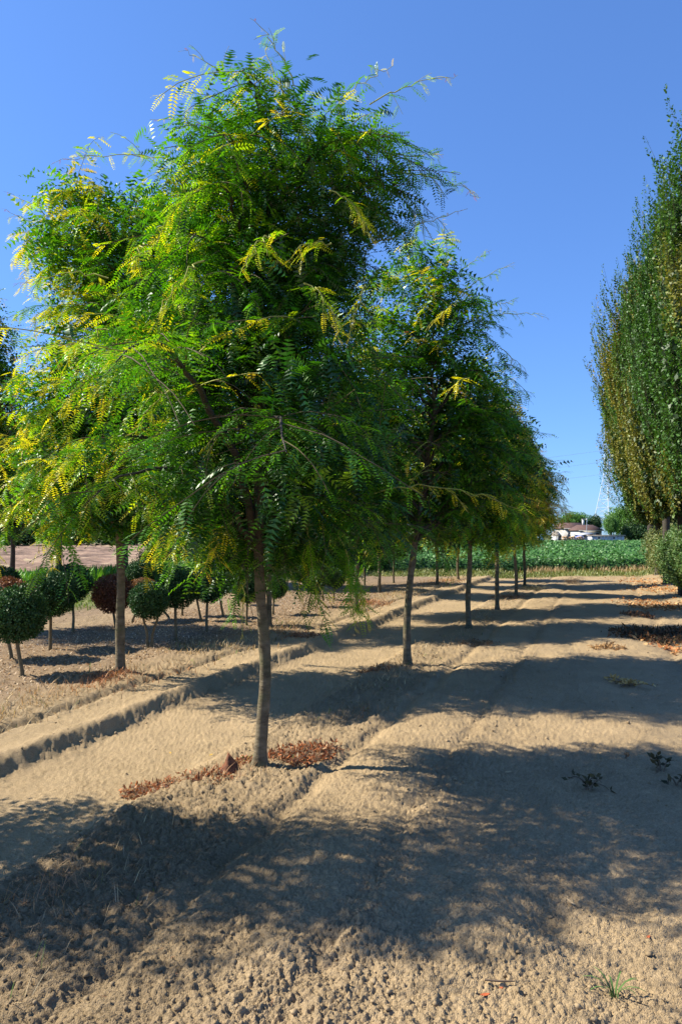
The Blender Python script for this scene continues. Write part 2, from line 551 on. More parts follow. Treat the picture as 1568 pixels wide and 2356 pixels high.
def clod_field(name, n, ymin, ymax, smin, smax, want, k):
    Y = ymin + (ymax - ymin) * RNG.random(n * 8) ** 1.6
    X = (RNG.random(n * 8) - 0.5) * 2 * (0.4 + 0.62 * Y)
    u = X - SL * Y
    r, rt = zones(u, X, Y)
    keep = RNG.random(len(X)) < want(r, u, Y)
    X, Y = X[keep][:n], Y[keep][:n]
    N = len(X)
    s = smin + (smax - smin) * RNG.random(N) ** 3
    z = height(X, Y) + s * 0.05
    V = ICO_V[None] * (1 + 0.9 * (RNG.random((N, 12, 1)) - 0.5)) * s[:, None, None] * np.stack([0.8 + 0.5 * RNG.random(N), 0.8 + 0.5 * RNG.random(N), 0.55 + 0.35 * RNG.random(N)], -1)[:, None, :]
    V = V + np.stack([X, Y, z], -1)[:, None, :]
    F = (ICO_F[None] + (np.arange(N) * 12)[:, None, None]).reshape(-1, 3)
    c = soil_tint(X, Y) * (0.72 + 0.3 * RNG.random((N, 1)))
    o = obj(name, mesh(name, V.reshape(-1, 3), None, F, M_CLOD, np.repeat(c, 12, 0)), kind='stuff')
    tag(o, 'crumbly clods of dry soil lying loose on the tilled ground', 'soil clods')


clod_field("soil_clods", 6500, 1.9, 14, 0.003, 0.013, lambda r, u, Y: 0.06 + 0.94 * r ** 1.5, 0)


# ------------------------------------------------------------------ foliage builders
def unit(a):
    return a / (np.linalg.norm(a, axis=-1, keepdims=True) + 1e-9)


def pinnate(P, D, Nn, L, C, k=10, lw=0.30, ll=0.21, droop=0.25, tri=False):
    """compound leaves. P base, D direction, Nn normal, L length, C colour (n,3) -> V, quads, col"""
    n = len(P)
    D = unit(D)
    Sd = unit(np.cross(D, Nn))
    Nn = np.cross(Sd, D)
    t = (np.arange(k) + 0.6) / k
    c0 = P[:, None] + D[:, None] * (L[:, None] * t)[..., None]
    c0 = c0 - Nn[:, None] * (L[:, None] * droop * t ** 2)[..., None]
    prof = np.sin(np.pi * (0.16 + 0.74 * t)) ** 0.7
    l = (L * ll)[:, None] * prof[None]
    wd = l * lw
    Vs, Cs = [], []
    for sgn in (-1, 1):
        jit = 0.35 * (RNG.random((n, k, 3)) - 0.5)
        dr = unit(Sd[:, None] * sgn + D[:, None] * 0.38 - Nn[:, None] * 0.22 + jit)
        ac = unit(D[:, None] + Nn[:, None] * (0.5 * (RNG.random((n, k, 1)) - 0.5)))
        b = c0
        tip = c0 + dr * l[..., None]
        mid = c0 + dr * (l * 0.48)[..., None]
        if tri:
            Vs.append(np.stack([b - ac * wd[..., None] * 0.9, tip, b + ac * wd[..., None] * 1.1], 2))
        else:
            Vs.append(np.stack([b, mid - ac * wd[..., None], tip, mid + ac * wd[..., None]], 2))
        Cs.append(np.repeat((C[:, None] * (0.85 + 0.3 * RNG.random((n, k, 1))))[:, :, None], 3 if tri else 4, 2))
    V = np.concatenate(Vs, 1).reshape(-1, 3)
    Cc = np.concatenate(Cs, 1).reshape(-1, 3)
    q = np.arange(len(V)).reshape(-1, 3 if tri else 4)
    return V, q, Cc


def simple_leaves(P, D, Nn, L, C, ratio=0.55):
    D = unit(D)
    Sd = unit(np.cross(D, Nn)) * (L * ratio * 0.5)[:, None]
    mid = P + D * (L * 0.45)[:, None]
    V = np.stack([P, mid - Sd, P + D * L[:, None], mid + Sd], 1).reshape(-1, 3)
    return V, np.arange(len(V)).reshape(-1, 4), np.repeat(C, 4, 0)


GREEN_D = np.array([0.012, 0.062, 0.008])
GREEN_M = np.array([0.090, 0.270, 0.008])
GREEN_L = np.array([0.25, 0.42, 0.012])
YELLOW = np.array([0.67, 0.57, 0.028])
OCHRE = np.array([0.50, 0.30, 0.08])
REDD = np.array([0.28, 0.07, 0.06])


def leaf_colors(y):
    """y 0 old and inner .. 1 youngest shoot tip"""
    y = np.clip(y, 0, 1)[:, None]
    c = GREEN_D + (GREEN_M - GREEN_D) * smooth01(y / 0.35)
    c = c + (GREEN_L - c) * smooth01((y - 0.35) / 0.25)
    c = c + (YELLOW - c) * smooth01((y - 0.58) / 0.2)
    c = c + (OCHRE - c) * smooth01((y - 0.86) / 0.14) * 0.7
    return c


def bez(P0, P1, P2, P3, n):
    t = np.linspace(0, 1, n)[:, None]
    return (1 - t) ** 3 * P0 + 3 * (1 - t) ** 2 * t * P1 + 3 * (1 - t) * t * t * P2 + t ** 3 * P3


class Locust:
    """trunk, limbs, twigs and compound leaves of one honey locust, in coordinates local to its foot"""
    back = 1.0

    def __init__(s, env, trunk, fb, n_prim, k, leafL, dens, yellow=0.0, fill=1.0, shoots=(), seed=0, r0=0.047, inner=(8000, 1.15, 4, 260), back=1.0, gap=False, clear=None, bright=0.0):
        s.bright = bright
        s.back, s.gap, s.clear = back, gap, clear
        s.rng = np.random.default_rng(seed)
        s.env = np.array(sorted(env))
        s.fb = fb
        s.trunk_pts = np.array(trunk, float)
        s.k, s.leafL, s.dens, s.yellow = k, leafL, dens, yellow
        s.LP, s.LD, s.LN, s.LL, s.LY = [], [], [], [], []
        s.limbs, s.twigs, s.ytwigs = [], MB(), MB()
        s.r0 = r0
        s.grow(n_prim, fill)
        s.fill_leaves(*inner)
        for sh in shoots:
            s.long_shoot(*sh)

    def leader(s, z):
        t = s.trunk_pts
        return np.array([np.interp(z, t[:, 2], t[:, 0]), np.interp(z, t[:, 2], t[:, 1]), z])

    def R(s, z, phi):
        l, r = np.interp(z, s.env[:, 0], s.env[:, 1]), np.interp(z, s.env[:, 0], s.env[:, 2])
        a = r if math.cos(phi) > 0 else l
        b = 0.5 * (l + r) * s.fb * (s.back if math.sin(phi) > 0 else (1.0 + s.gap * (0.6 * float(1 - smooth01((z - 2.0) / 1.2)) - 1.05 * float(1 - smooth01((z - 1.42) / 0.35)))))
        g = 1.0
        if s.gap:
            dphi = (phi - (math.pi - 0.19) + math.pi) % (2 * math.pi) - math.pi
            g = 1 - 0.72 * math.exp(-(dphi / 0.33) ** 2) * float(1 - smooth01((z - 2.2) / 0.7))
        return g * math.hypot(a * math.cos(phi), b * math.sin(phi)), g * np.array([a * math.cos(phi), b * math.sin(phi)])

    def shoot_curve(s, P0, d, L, g, n=8):
        P = [P0]
        d = d / np.linalg.norm(d)
        for i in range(n - 1):
            d = d + np.array([0, 0, -g / n]) + s.rng.normal(0, 0.07, 3)
            d /= np.linalg.norm(d)
            P.append(P[-1] + d * L / (n - 1))
        return np.array(P)

    def leaf_shoot(s, C, y0, y1, step=None, Lk=1.0):
        seg = np.linalg.norm(np.diff(C, axis=0), axis=1)
        tot = seg.sum()
        step = step or 0.042 / s.dens
        m = max(2, int(tot / step))
        t = (np.arange(m) + s.rng.random(m) * 0.5) / m
        f = t * (len(C) - 1)
        i = np.clip(f.astype(int), 0, len(C) - 2)
        a = (f - i)[:, None]
        P = C[i] * (1 - a) + C[i + 1] * a
        T = unit(C[i + 1] - C[i])
        up = np.array([0, 0, 1.0])
        lat = unit(np.cross(T, up) + s.rng.normal(0, 0.15, (m, 3)))
        sg = np.where(np.arange(m) % 2 == 0, 1, -1)[:, None]
        D = lat * sg * 0.9 + T * 0.55 + s.rng.normal(0, 0.2, (m, 3)) + np.array([0, 0, -0.22])
        Nn = up + s.rng.normal(0, 0.17, 3) + s.rng.normal(0, 0.20, (m, 3))
        L = s.leafL * Lk * (0.75 + 0.5 * s.rng.random(m)) * (1 - 0.45 * t ** 4)
        s.LP.append(P); s.LD.append(D); s.LN.append(Nn); s.LL.append(L)
        s.LY.append(y0 + (y1 - y0) * t + s.rng.normal(0, 0.05, m) + 0.09 * np.clip(-P[:, 0], -0.4, 1.4) * (y0 < 0.5))  # last term puts the sunlit left side into the leaf colour

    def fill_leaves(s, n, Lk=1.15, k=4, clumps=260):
        """inner foliage, tinted dark for shade and lighter on the sunlit left, in clumps through the crown's volume"""
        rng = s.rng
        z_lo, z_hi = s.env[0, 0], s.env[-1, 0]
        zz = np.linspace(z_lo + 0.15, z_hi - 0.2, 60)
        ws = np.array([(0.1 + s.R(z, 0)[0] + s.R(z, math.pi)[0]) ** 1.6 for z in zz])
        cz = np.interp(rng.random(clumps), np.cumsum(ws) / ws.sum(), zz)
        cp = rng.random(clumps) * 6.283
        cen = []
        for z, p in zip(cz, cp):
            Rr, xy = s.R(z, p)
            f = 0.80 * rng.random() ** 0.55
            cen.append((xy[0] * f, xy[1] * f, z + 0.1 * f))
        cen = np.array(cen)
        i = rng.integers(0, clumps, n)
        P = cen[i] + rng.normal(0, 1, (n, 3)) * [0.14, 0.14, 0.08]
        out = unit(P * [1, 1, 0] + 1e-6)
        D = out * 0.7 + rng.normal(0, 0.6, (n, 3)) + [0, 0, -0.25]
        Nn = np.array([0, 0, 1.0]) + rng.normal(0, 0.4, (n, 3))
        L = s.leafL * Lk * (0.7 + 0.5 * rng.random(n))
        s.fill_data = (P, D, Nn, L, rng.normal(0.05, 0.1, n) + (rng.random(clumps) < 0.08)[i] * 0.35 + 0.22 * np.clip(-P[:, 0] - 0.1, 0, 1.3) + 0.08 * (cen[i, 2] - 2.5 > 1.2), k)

    def sun_bias(s, P):
        """young yellow growth high up, plus sunlight put into the colour on the left"""
        return np.clip(0.20 * (-P[0]) + 0.07 * (P[2] - 3.0) + 0.03, -0.12, 0.42)

    def grow(s, n_prim, fill):
        rng = s.rng
        z_lo, z_hi = s.env[0, 0], s.env[-1, 0]
        zt = s.trunk_pts[-1, 2]
        ws = []
        zz = np.linspace(z_lo, z_hi, 60)
        for z in zz:
            ws.append(0.25 + s.R(z, 0)[0] + s.R(z, math.pi)[0])
        cdf = np.cumsum(ws) / np.sum(ws)
        for i in range(n_prim):
            z1 = float(np.interp((i + 0.5) / n_prim, cdf, zz))
            ph = i * 2.39996 + rng.normal(0, 0.25)
            Rr, xy = s.R(z1, ph)
            fr = 0.78 + 0.24 * rng.random()
            z0 = min(max(z1 - (0.15 + 0.35 * Rr) + 0.25 * rng.random(), z_lo + 0.12 if z_lo > 1.2 else 1.45), zt * 0.97)
            P0 = s.leader(z0)
            ax = s.leader(min(z1, zt))
            P3 = np.array([ax[0] * 0 + xy[0] * fr, ax[1] * 0 + xy[1] * fr, z1 + rng.normal(0, 0.05)])
            h = np.array([P3[0] - P0[0], P3[1] - P0[1], 0])
            L = np.linalg.norm(P3 - P0)
            C = bez(P0, P0 + h * 0.28 + np.array([0, 0, 0.30 * L]), P0 + h * 0.72 + np.array([0, 0, max(z1 - z0, 0) + 0.24 * L]), P3, 14)
            C[2:-1] += rng.normal(0, 0.014, (11, 3))
            rad = np.linspace(0.011 + 0.010 * Rr, 0.003, 14)
            s.limbs.append((C, rad))
            yb = s.sun_bias(P3)
            s.leaf_shoot(C[4:], 0.08, 0.55 + yb + 0.2 * rng.random(), Lk=1.05)
            ns = int((7 + 6 * Rr) * s.dens * fill)
            for j in range(ns):
                t = 0.16 + 0.84 * (j + rng.random()) / ns
                f = t * 13
                a = int(min(f, 12))
                P = C[a] * (1 - (f - a)) + C[a + 1] * (f - a)
                T = unit(C[a + 1] - C[a])
                lat = np.cross(T, [0, 0, 1.0])
                sg = 1 if j % 2 else -1
                ang = 0.5 + 0.7 * rng.random()
                d = T * math.cos(ang) + lat * sg * math.sin(ang) + np.array([0, 0, 0.55 * rng.random() - 0.15])
                Ls = (0.22 + 0.40 * rng.random()) * (0.75 + 0.35 * Rr)
                Sx = s.shoot_curve(P, d, Ls, 0.5 + 1.1 * rng.random())
                if Sx[-1][2] > z_hi + 0.02:
                    continue
                tb = s.sun_bias(Sx[-1])
                out = np.hypot(Sx[-1][0], Sx[-1][1]) / max(Rr, 0.2)
                isy = rng.random() < 0.10 + s.yellow + 1.2 * tb
                y1 = (0.72 + 0.30 * rng.random()) if (isy and out > 0.68) else 0.30 + 0.3 * rng.random() + tb
                y0 = y1 - 0.35 if isy else 0.05 + 0.2 * rng.random()
                s.leaf_shoot(Sx, y0 * min(1, out + .3), y1)
                (s.ytwigs if isy else s.twigs).tube(Sx, np.linspace(0.0036, 0.0019, len(Sx)), 3, cap=False)
                if rng.random() < 0.45 * fill:
                    b = int(rng.integers(2, 6))
                    d2 = unit(Sx[b + 1] - Sx[b]) + rng.normal(0, 0.5, 3)
                    S2 = s.shoot_curve(Sx[b], d2, Ls * 0.6, 1.4, 6)
                    s.leaf_shoot(S2, y0 * 0.8, y1 * 0.9)
                    s.twigs.tube(S2, np.linspace(0.0025, 0.0012, len(S2)), 3, cap=False)

    def long_shoot(s, A, B, sag=0.0, y=(0.3, 0.8), step=0.06, Lk=0.7, red=True):
        """a bare arching shoot from A to B whose tip carries small yellow and reddish leaves"""
        A, B = np.array(A, float), np.array(B, float)
        L = np.linalg.norm(B - A)
        C = bez(A, A + (B - A) * 0.3 + np.array([0, 0, sag * L]), A + (B - A) * 0.7 + np.array([0, 0, sag * L * 1.1]), B, 14)
        C[1:-1] += s.rng.normal(0, 0.010, (12, 3))
        s.ytwigs.tube(C, np.linspace(0.0055, 0.0013, 14), 4, cap=False)
        s.leaf_shoot(C[2:11], y[0], y[0] + (y[1] - y[0]) * 0.7, step=step, Lk=Lk)
        s.leaf_shoot(C[10:], 0.95 if red else 0.8, 1.6 if red else 1.0, step=step * 0.9, Lk=Lk * 0.36)
        for j in range(3):
            b = 3 + 3 * j
            d = unit(C[b + 1] - C[b]) + s.rng.normal(0, 0.5, 3)
            S2 = s.shoot_curve(C[b], d, 0.18 * L + 0.05, 1.0, 6)
            s.leaf_shoot(S2, y[0], y[1], step=step, Lk=Lk * 0.8)
            s.ytwigs.tube(S2, np.linspace(0.0025, 0.0012, 6), 3, cap=False)

    def parts(s, parent, knots=True):
        rng = s.rng
        t = s.trunk_pts
        zt = t[-1, 2]
        zz = np.concatenate([np.linspace(-0.06, 0.2, 9)[:-1], np.linspace(0.2, zt, 46)])
        P = np.stack([np.interp(zz, t[:, 2], t[:, 0]), np.interp(zz, t[:, 2], t[:, 1]), zz], -1)
        for _ in range(3):
            P[1:-1, :2] = 0.25 * P[:-2, :2] + 0.5 * P[1:-1, :2] + 0.25 * P[2:, :2]
        rad = s.r0 * (1 - 0.30 * np.clip(zz / 1.7, 0, 1)) * np.where(zz > 1.7, np.clip(1 - (zz - 1.7) / (zt - 1.5) * 0.85, 0.08, 1), 1)
        rad = rad * (1 + 0.55 * np.exp(-np.clip(zz, 0, 9) / 0.05)) * (1 + rng.normal(0, 0.018, len(zz)))
        if knots:
            for zk in (0.42, 0.55, 0.78, 0.93, 1.2, 1.36):
                rad = rad * (1 + 0.14 * np.exp(-((zz - zk) / 0.025) ** 2))
        b = MB()
        b.tube(P, rad, 14, wob=0.025)
        tr = b.build("trunk", M_BARK, parent, smooth=True)
        for C, r in s.limbs:
            lb = MB(); lb.tube(C, r, 6, wob=0.05)
            lb.build("branch", M_BARK2, tr, smooth=True)
        if s.twigs.n:
            s.twigs.build("twigs", M_TWIG, parent, kind='stuff')
        if s.ytwigs.n:
            s.ytwigs.build("young_shoots", M_TWIG_Y, parent, kind='stuff')
        LP, LD, LN, LL, LY = (np.concatenate(a) for a in (s.LP, s.LD, s.LN, s.LL, s.LY))
        LY = np.where(LY < 0.9, LY + s.bright, LY) + rng.normal(0, 0.05, len(LY))  # bright lifts the leaf colour to stand in for backlit glow
        if s.clear:
            x0, x1, zc = s.clear
            f_ = lambda P: ~((P[:, 0] > x0) & (P[:, 0] < x1) & (P[:, 1] < 0.0) & (P[:, 2] < zc) & (rng.random(len(P)) < 0.85))
            kp = f_(LP)
            LP, LD, LN, LL, LY = LP[kp], LD[kp], LN[kp], LL[kp], LY[kp]
            kp = f_(s.fill_data[0])
            s.fill_data = tuple(a[kp] for a in s.fill_data[:5]) + (s.fill_data[5],)
        C = leaf_colors(LY)
        C = np.where((LY > 1.12)[:, None], REDD * (0.8 + 0.6 * rng.random((len(LY), 1))), C)
        C = C * (0.8 + 0.4 * rng.random((len(LY), 1)))
        big = s.k > 8
        V, q, cc = pinnate(LP, LD, LN, LL, C, s.k, ll=0.185 if big else 0.22, lw=0.20 if big else 0.27, tri=not big)
        P, D, Nn, L, y, k2 = s.fill_data
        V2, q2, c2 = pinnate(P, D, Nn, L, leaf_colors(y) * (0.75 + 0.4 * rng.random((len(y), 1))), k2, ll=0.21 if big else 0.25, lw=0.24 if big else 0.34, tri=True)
        tr_ = q2 + len(V)
        if not big:
            tr_, q = np.concatenate([q, tr_]), None
        print("locust leaves", len(LP), "fill", len(P), "tris", len(tr_) + (0 if q is None else 2 * len(q)))
        obj("crown", mesh("crown", np.concatenate([V, V2]), q, tr_, M_LOCUST, np.concatenate([cc, c2])), parent, kind='stuff')


def shoot_px(base, depth, pts, **kw):
    """long shoot given by two photo positions at two depths, local to the tree's foot"""
    (x0, y0, d0), (x1, y1, d1) = pts
    A = px(x0, y0, depth + d0) - base
    B = px(x1, y1, depth + d1) - base
    return (A, B, kw.get('sag', 0.05), kw.get('y', (0.3, 0.8)), kw.get('step', 0.06), kw.get('Lk', 0.7), kw.get('red', True))


# --- the near honey locust
G_LOC = 'honey locusts planted in rows'
b1 = on_ground(597, 1776)
D1 = b1[1]
t1 = [(0, 0, -0.1), (0.0, 0, 0.0), (0.018, 0, 0.32), (0.045, 0, 0.62), (0.020, 0, 0.95), (-0.008, 0, 1.25), (-0.02, 0, 1.6), (-0.02, 0.03, 2.2), (-0.05, 0.0, 2.7),
      (0.0, 0.02, 3.2), (0.03, 0.0, 3.7), (0.12, 0.02, 4.2), (0.15, 0.0, 4.65)]
env1 = [(1.15, 0.10, 0.5), (1.32, 0.35, 0.75), (1.5, 0.6, 0.85), (1.75, 1.05, 0.88), (2.12, 1.40, 0.88), (2.5, 1.25, 0.80), (2.9, 1.0, 0.68), (3.3, 0.78, 0.72),
        (3.7, 0.70, 1.02), (4.0, 0.55, 0.98), (4.22, 0.36, 0.92), (4.4, 0.14, 0.8), (4.52, 0.0, 0.5)]
sh1 = [shoot_px(b1, D1, [(690, 200, 0), (575, 42, -0.1)], sag=0.12),
       shoot_px(b1, D1, [(650, 220, 0), (600, 95, 0.1)], sag=0.05, red=False),
       shoot_px(b1, D1, [(600, 240, 0), (410, 118, 0)], sag=0.1),
       shoot_px(b1, D1, [(850, 240, 0), (1052, 172, 0.1)], sag=0.08),
       shoot_px(b1, D1, [(760, 260, 0), (905, 150, -0.1)], sag=0.1, red=False, step=0.04, Lk=0.9),
       shoot_px(b1, D1, [(560, 330, 0), (345, 275, 0)], sag=0.1),
       shoot_px(b1, D1, [(520, 420, 0), (118, 378, 0)], sag=0.12, step=0.05),
       shoot_px(b1, D1, [(450, 460, -0.3), (290, 340, -0.2)], sag=0.1, red=False, step=0.05),
       shoot_px(b1, D1, [(900, 360, 0), (1020, 355, 0)], sag=0.02),
       shoot_px(b1, D1, [(900, 400, 0), (1105, 455, 0)], sag=0.1, step=0.045),
       shoot_px(b1, D1, [(860, 560, 0), (1075, 480, -0.1)], sag=0.02, step=0.05),
       shoot_px(b1, D1, [(900, 430, 0), (1010, 590, 0)], sag=0.2),
       shoot_px(b1, D1, [(860, 1135, 0.1), (1215, 1190, 0.1)], sag=0.13, y=(0.7, 0.95), step=0.06, Lk=0.9),
       shoot_px(b1, D1, [(560, 1180, -0.5), (460, 1330, -0.6)], sag=0.15, y=(0.7, 0.95), step=0.035, Lk=0.9, red=False),
       shoot_px(b1, D1, [(520, 1150, -0.4), (350, 1270, -0.5)], sag=0.2, y=(0.7, 0.9), step=0.035, Lk=0.9, red=False),
       shoot_px(b1, D1, [(700, 1200, -0.3), (740, 1420, -0.4)], sag=0.0, y=(0.45, 0.75), step=0.025, Lk=1.0, red=False),
       shoot_px(b1, D1, [(780, 1220, -0.2), (855, 1450, -0.3)], sag=0.0, y=(0.4, 0.7), step=0.022, Lk=1.05, red=False),
       shoot_px(b1, D1, [(800, 1240, -0.1), (815, 1450, 0.1)], sag=0.0, y=(0.4, 0.7), step=0.022, Lk=1.05, red=False),
       shoot_px(b1, D1, [(640, 1200, 0.2), (690, 1400, 0.3)], sag=0.0, y=(0.5, 0.8), step=0.05, Lk=0.9, red=False),
       shoot_px(b1, D1, [(250, 640, 0.2), (30, 660, 0.3)], sag=0.1, step=0.05),
       shoot_px(b1, D1, [(300, 800, 0), (20, 830, 0)], sag=0.1, step=0.04, y=(0.6, 1)),
       shoot_px(b1, D1, [(560, 1300, -0.2), (560, 1470, -0.1)], sag=0.0, y=(0.7, 0.9), step=0.05, Lk=0.7, red=False)]
for (xa, ya, xb, yb, dd) in [(330, 560, 300, 640, -1.1), (470, 600, 360, 730, -1.2), (760, 440, 870, 560, -1.0), (620, 540, 560, 620, -1.2),
                             (700, 650, 790, 790, -1.2), (840, 660, 800, 790, -1.0), (400, 900, 300, 1000, -1.3), (560, 950, 470, 1060, -1.0),
                             (250, 760, 130, 850, -0.6), (760, 560, 660, 600, -1.1), (200, 850, 80, 930, -0.5)]:
    sh1.append(shoot_px(b1, D1, [(xa, ya, dd), (xb, yb, dd - 0.15)], sag=0.15, y=(0.5, 0.95), step=0.028, Lk=0.72, red=False))
T1 = thing("honey_locust", 'nearest and tallest honey locust, yellow tipped feathery crown, bare trunk rising from orange dead weeds', 'tree', b1, G_LOC)
Locust(env1, t1, 1.25, 52, 10, 0.165, 1.0, yellow=0.06, fill=1.0, shoots=sh1, seed=3, r0=0.043, inner=(13000, 1.05, 7, 340), back=0.5, gap=True, clear=(-0.13, 0.10, 2.55)).parts(T1)

# --- the one left of it in the next row
b2 = on_ground(277, 1566)
D2 = b2[1]
t2 = [(0, 0, -0.1), (0, 0, 0), (-0.01, 0, 0.5), (0.0, 0, 1.0), (-0.03, 0, 1.5), (-0.04, 0, 2.2), (0.0, 0, 3), (0.02, 0, 4), (0, 0, 5.1)]
env2 = [(1.42, 0.4, 0.3), (1.6, 0.9, 0.8), (1.8, 1.3, 1.1), (2.3, 1.4, 1.3), (2.8, 1.25, 1.3), (3.2, 0.95, 1.2), (3.7, 0.85, 1.1), (4.3, 0.95, 1.0), (4.8, 1.15, 0.9), (5.2, 1.0, 0.7),
        (5.45, 0.4, 0.3)]
sh2 = [shoot_px(b2, D2, [(150, 520, 0), (8, 440, 0)], sag=0.05), shoot_px(b2, D2, [(150, 560, 0), (5, 480, 0)], sag=0.05),
       shoot_px(b2, D2, [(200, 480, 0), (110, 385, 0)], sag=0.08), shoot_px(b2, D2, [(140, 690, 0), (60, 680, 0)], sag=0.0),
       shoot_px(b2, D2, [(150, 1180, 0), (110, 1330, 0)], sag=0.1, y=(0.6, 0.9), red=False, step=0.04, Lk=0.9),
       shoot_px(b2, D2, [(140, 1180, 0), (75, 1300, 0)], sag=0.25, y=(0.7, 0.9), red=False, step=0.04, Lk=0.9)]
T2 = thing("honey_locust", 'honey locust left of the nearest one, thick pale trunk in front of the red-brown ball', 'tree', b2, G_LOC)
Locust(env2, t2, 0.95, 44, 7, 0.165, 1.1, yellow=0.16, fill=1.1, shoots=sh2, seed=5, r0=0.052, inner=(9500, 1.25, 4, 330)).parts(T2)

# --- second tree of the near row
b3 = on_ground(937, 1536)
D3 = b3[1]
t3 = [(0, 0, -0.1), (0, 0, 0), (-0.01, 0, 0.5), (0.03, 0, 1.0), (0.10, 0, 1.5), (0.18, 0, 2.0), (0.26, 0, 2.6), (0.36, 0, 3.1), (0.27, 0, 3.6), (0.35, 0, 4.2), (0.45, 0, 4.8)]
env3 = [(1.35, 0.3, 0.4), (1.6, 0.8, 0.95), (2.0, 1.1, 1.35), (2.5, 1.15, 1.38), (3.0, 1.1, 1.32), (3.5, 0.95, 1.22), (4.1, 0.7, 1.1), (4.6, 0.35, 0.9), (4.95, 0.0, 0.7), (5.15, -0.2, 0.5)]
sh3 = [shoot_px(b3, D3, [(1080, 660, 0), (1185, 605, 0)], sag=0.06), shoot_px(b3, D3, [(1040, 640, 0), (1130, 575, 0)], sag=0.06),
       shoot_px(b3, D3, [(1120, 730, 0), (1262, 735, 0)], sag=0.1), shoot_px(b3, D3, [(1020, 640, 0), (1020, 495, 0)], sag=0.0, y=(0.3, 0.6), red=False, step=0.04, Lk=1.0),
       shoot_px(b3, D3, [(970, 640, 0), (950, 490, 0)], sag=0.0, y=(0.3, 0.6), red=False, step=0.035, Lk=1.0),
       shoot_px(b3, D3, [(1130, 700, 0), (1190, 695, 0)], sag=0.06), shoot_px(b3, D3, [(1050, 700, -0.9), (980, 760, -0.9)], sag=0.1, y=(0.7, 0.9), red=False, step=0.04),
       shoot_px(b3, D3, [(1080, 870, -1.0), (1020, 920, -1.1)], sag=0.2, y=(0.72, 0.85), red=False, step=0.03, Lk=1.0),
       shoot_px(b3, D3, [(1150, 800, 0), (1210, 860, 0)], sag=0.1)]
T3 = thing("honey_locust", 'second honey locust of the near row, dark trunk leaning slightly to the right', 'tree', b3, G_LOC)
Locust(env3, t3, 0.70, 42, 7, 0.165, 1.08, yellow=0.05, fill=1.05, shoots=sh3, seed=8, r0=0.048, bright=0.05, inner=(7000, 1.25, 4, 280), clear=(-0.05, 0.42, 3.4)).parts(T3)

# --- the others of both rows share one crown
env4 = [(1.3, 0.3, 0.3), (1.55, 0.8, 0.8), (1.9, 1.15, 1.15), (2.4, 1.3, 1.3), (2.9, 1.25, 1.25), (3.4, 1.05, 1.05), (3.9, 0.8, 0.8), (4.3, 0.45, 0.45), (4.6, 0.15, 0.15)]
t4 = [(0, 0, -0.1), (0, 0, 0), (-0.02, 0, 0.5), (0.02, 0, 1.0), (0.03, 0, 1.5), (0.0, 0, 2.2), (0.03, 0, 3), (0, 0, 4.3)]
b4 = on_ground(1078, 1449)
T4 = thing("honey_locust", 'third honey locust of the near row with a pale speckled trunk', 'tree', b4, G_LOC)
rs = np.random.default_rng(4)
sh4 = []
for k in range(12):
    a, z = k * 0.9, 2.0 + 2.4 * rs.random()
    r = float(np.interp(z, [e_[0] for e_ in env4], [e_[1] for e_ in env4]))
    sh4.append(((r * .6 * math.cos(a), r * .6 * math.sin(a), z), ((r + .35) * math.cos(a), (r + .35) * math.sin(a), z + .15), 0.1))
Locust(env4, t4, 0.72, 38, 5, 0.18, 1.1, yellow=0.22, fill=1.0, shoots=sh4, seed=12, r0=0.046, bright=0.30, inner=(4800, 1.3, 4, 260)).parts(T4)
others = [
    ((1143, 1405), 1.00, 1.3, 'fourth honey locust of the near row, slim dark trunk', None),
    ((1186, 1374), 0.96, 2.5, 'fifth honey locust of the near row, light bare trunk beside small orange weeds', None),
    ((1206, 1350), 0.97, 3.9, 'last honey locust of the near row, thin dark trunk beside the green field', None),
    ((619, 1450), 1.02, 5.0, 'honey locust with a dark trunk showing just behind the nearest trunk', None),
    ((820, 1412), 1.03, 0.7, 'honey locust with a yellowish lower trunk above orange weeds', None),
    ((872, 1368), 1.00, 4.4, 'thin trunked honey locust in the back row between orange weeds and green crops', None),
    ((1005, 1350), 1.00, 2.0, 'back row honey locust standing where the soil bank fades', None),
    ((1053, 1336), 0.98, 5.9, 'farthest honey locust of the back row, pale stem before dark hedge shade', None)]
for (p_, sc, rz, lab, _) in others:
    o = copy_tree(T4)
    o.location = on_ground(*p_)
    o.rotation_euler = (0, 0, rz)
    o.scale = (sc, sc, sc)
    o['label'] = lab
# tall one cut by the left edge of the frame
o = copy_tree(T4)
gx, gy = (-95 - 784) / FD * 11.2, 11.2
o.location = (gx, gy, hz(gx, gy)); o.rotation_euler = (0, 0, 1.0); o.scale = (0.95, 0.95, 1.28)
o['label'] = 'taller locust crown cut off by the left edge of the picture'
# the next one of the second row stands just outside the frame: its shadow falls across the lower left
o = thing("honey_locust", 'locust just beyond the left edge whose shadow crosses the lower left soil', 'tree', (-3.8, 3.85, hz(-3.8, 3.85)), G_LOC)
Locust(env4, t4, 0.8, 18, 4, 0.2, 0.6, yellow=0.05, fill=0.7, seed=23, r0=0.046, inner=(3600, 1.3, 3, 90)).parts(o)
o.scale = (0.85, 0.8, 0.95)

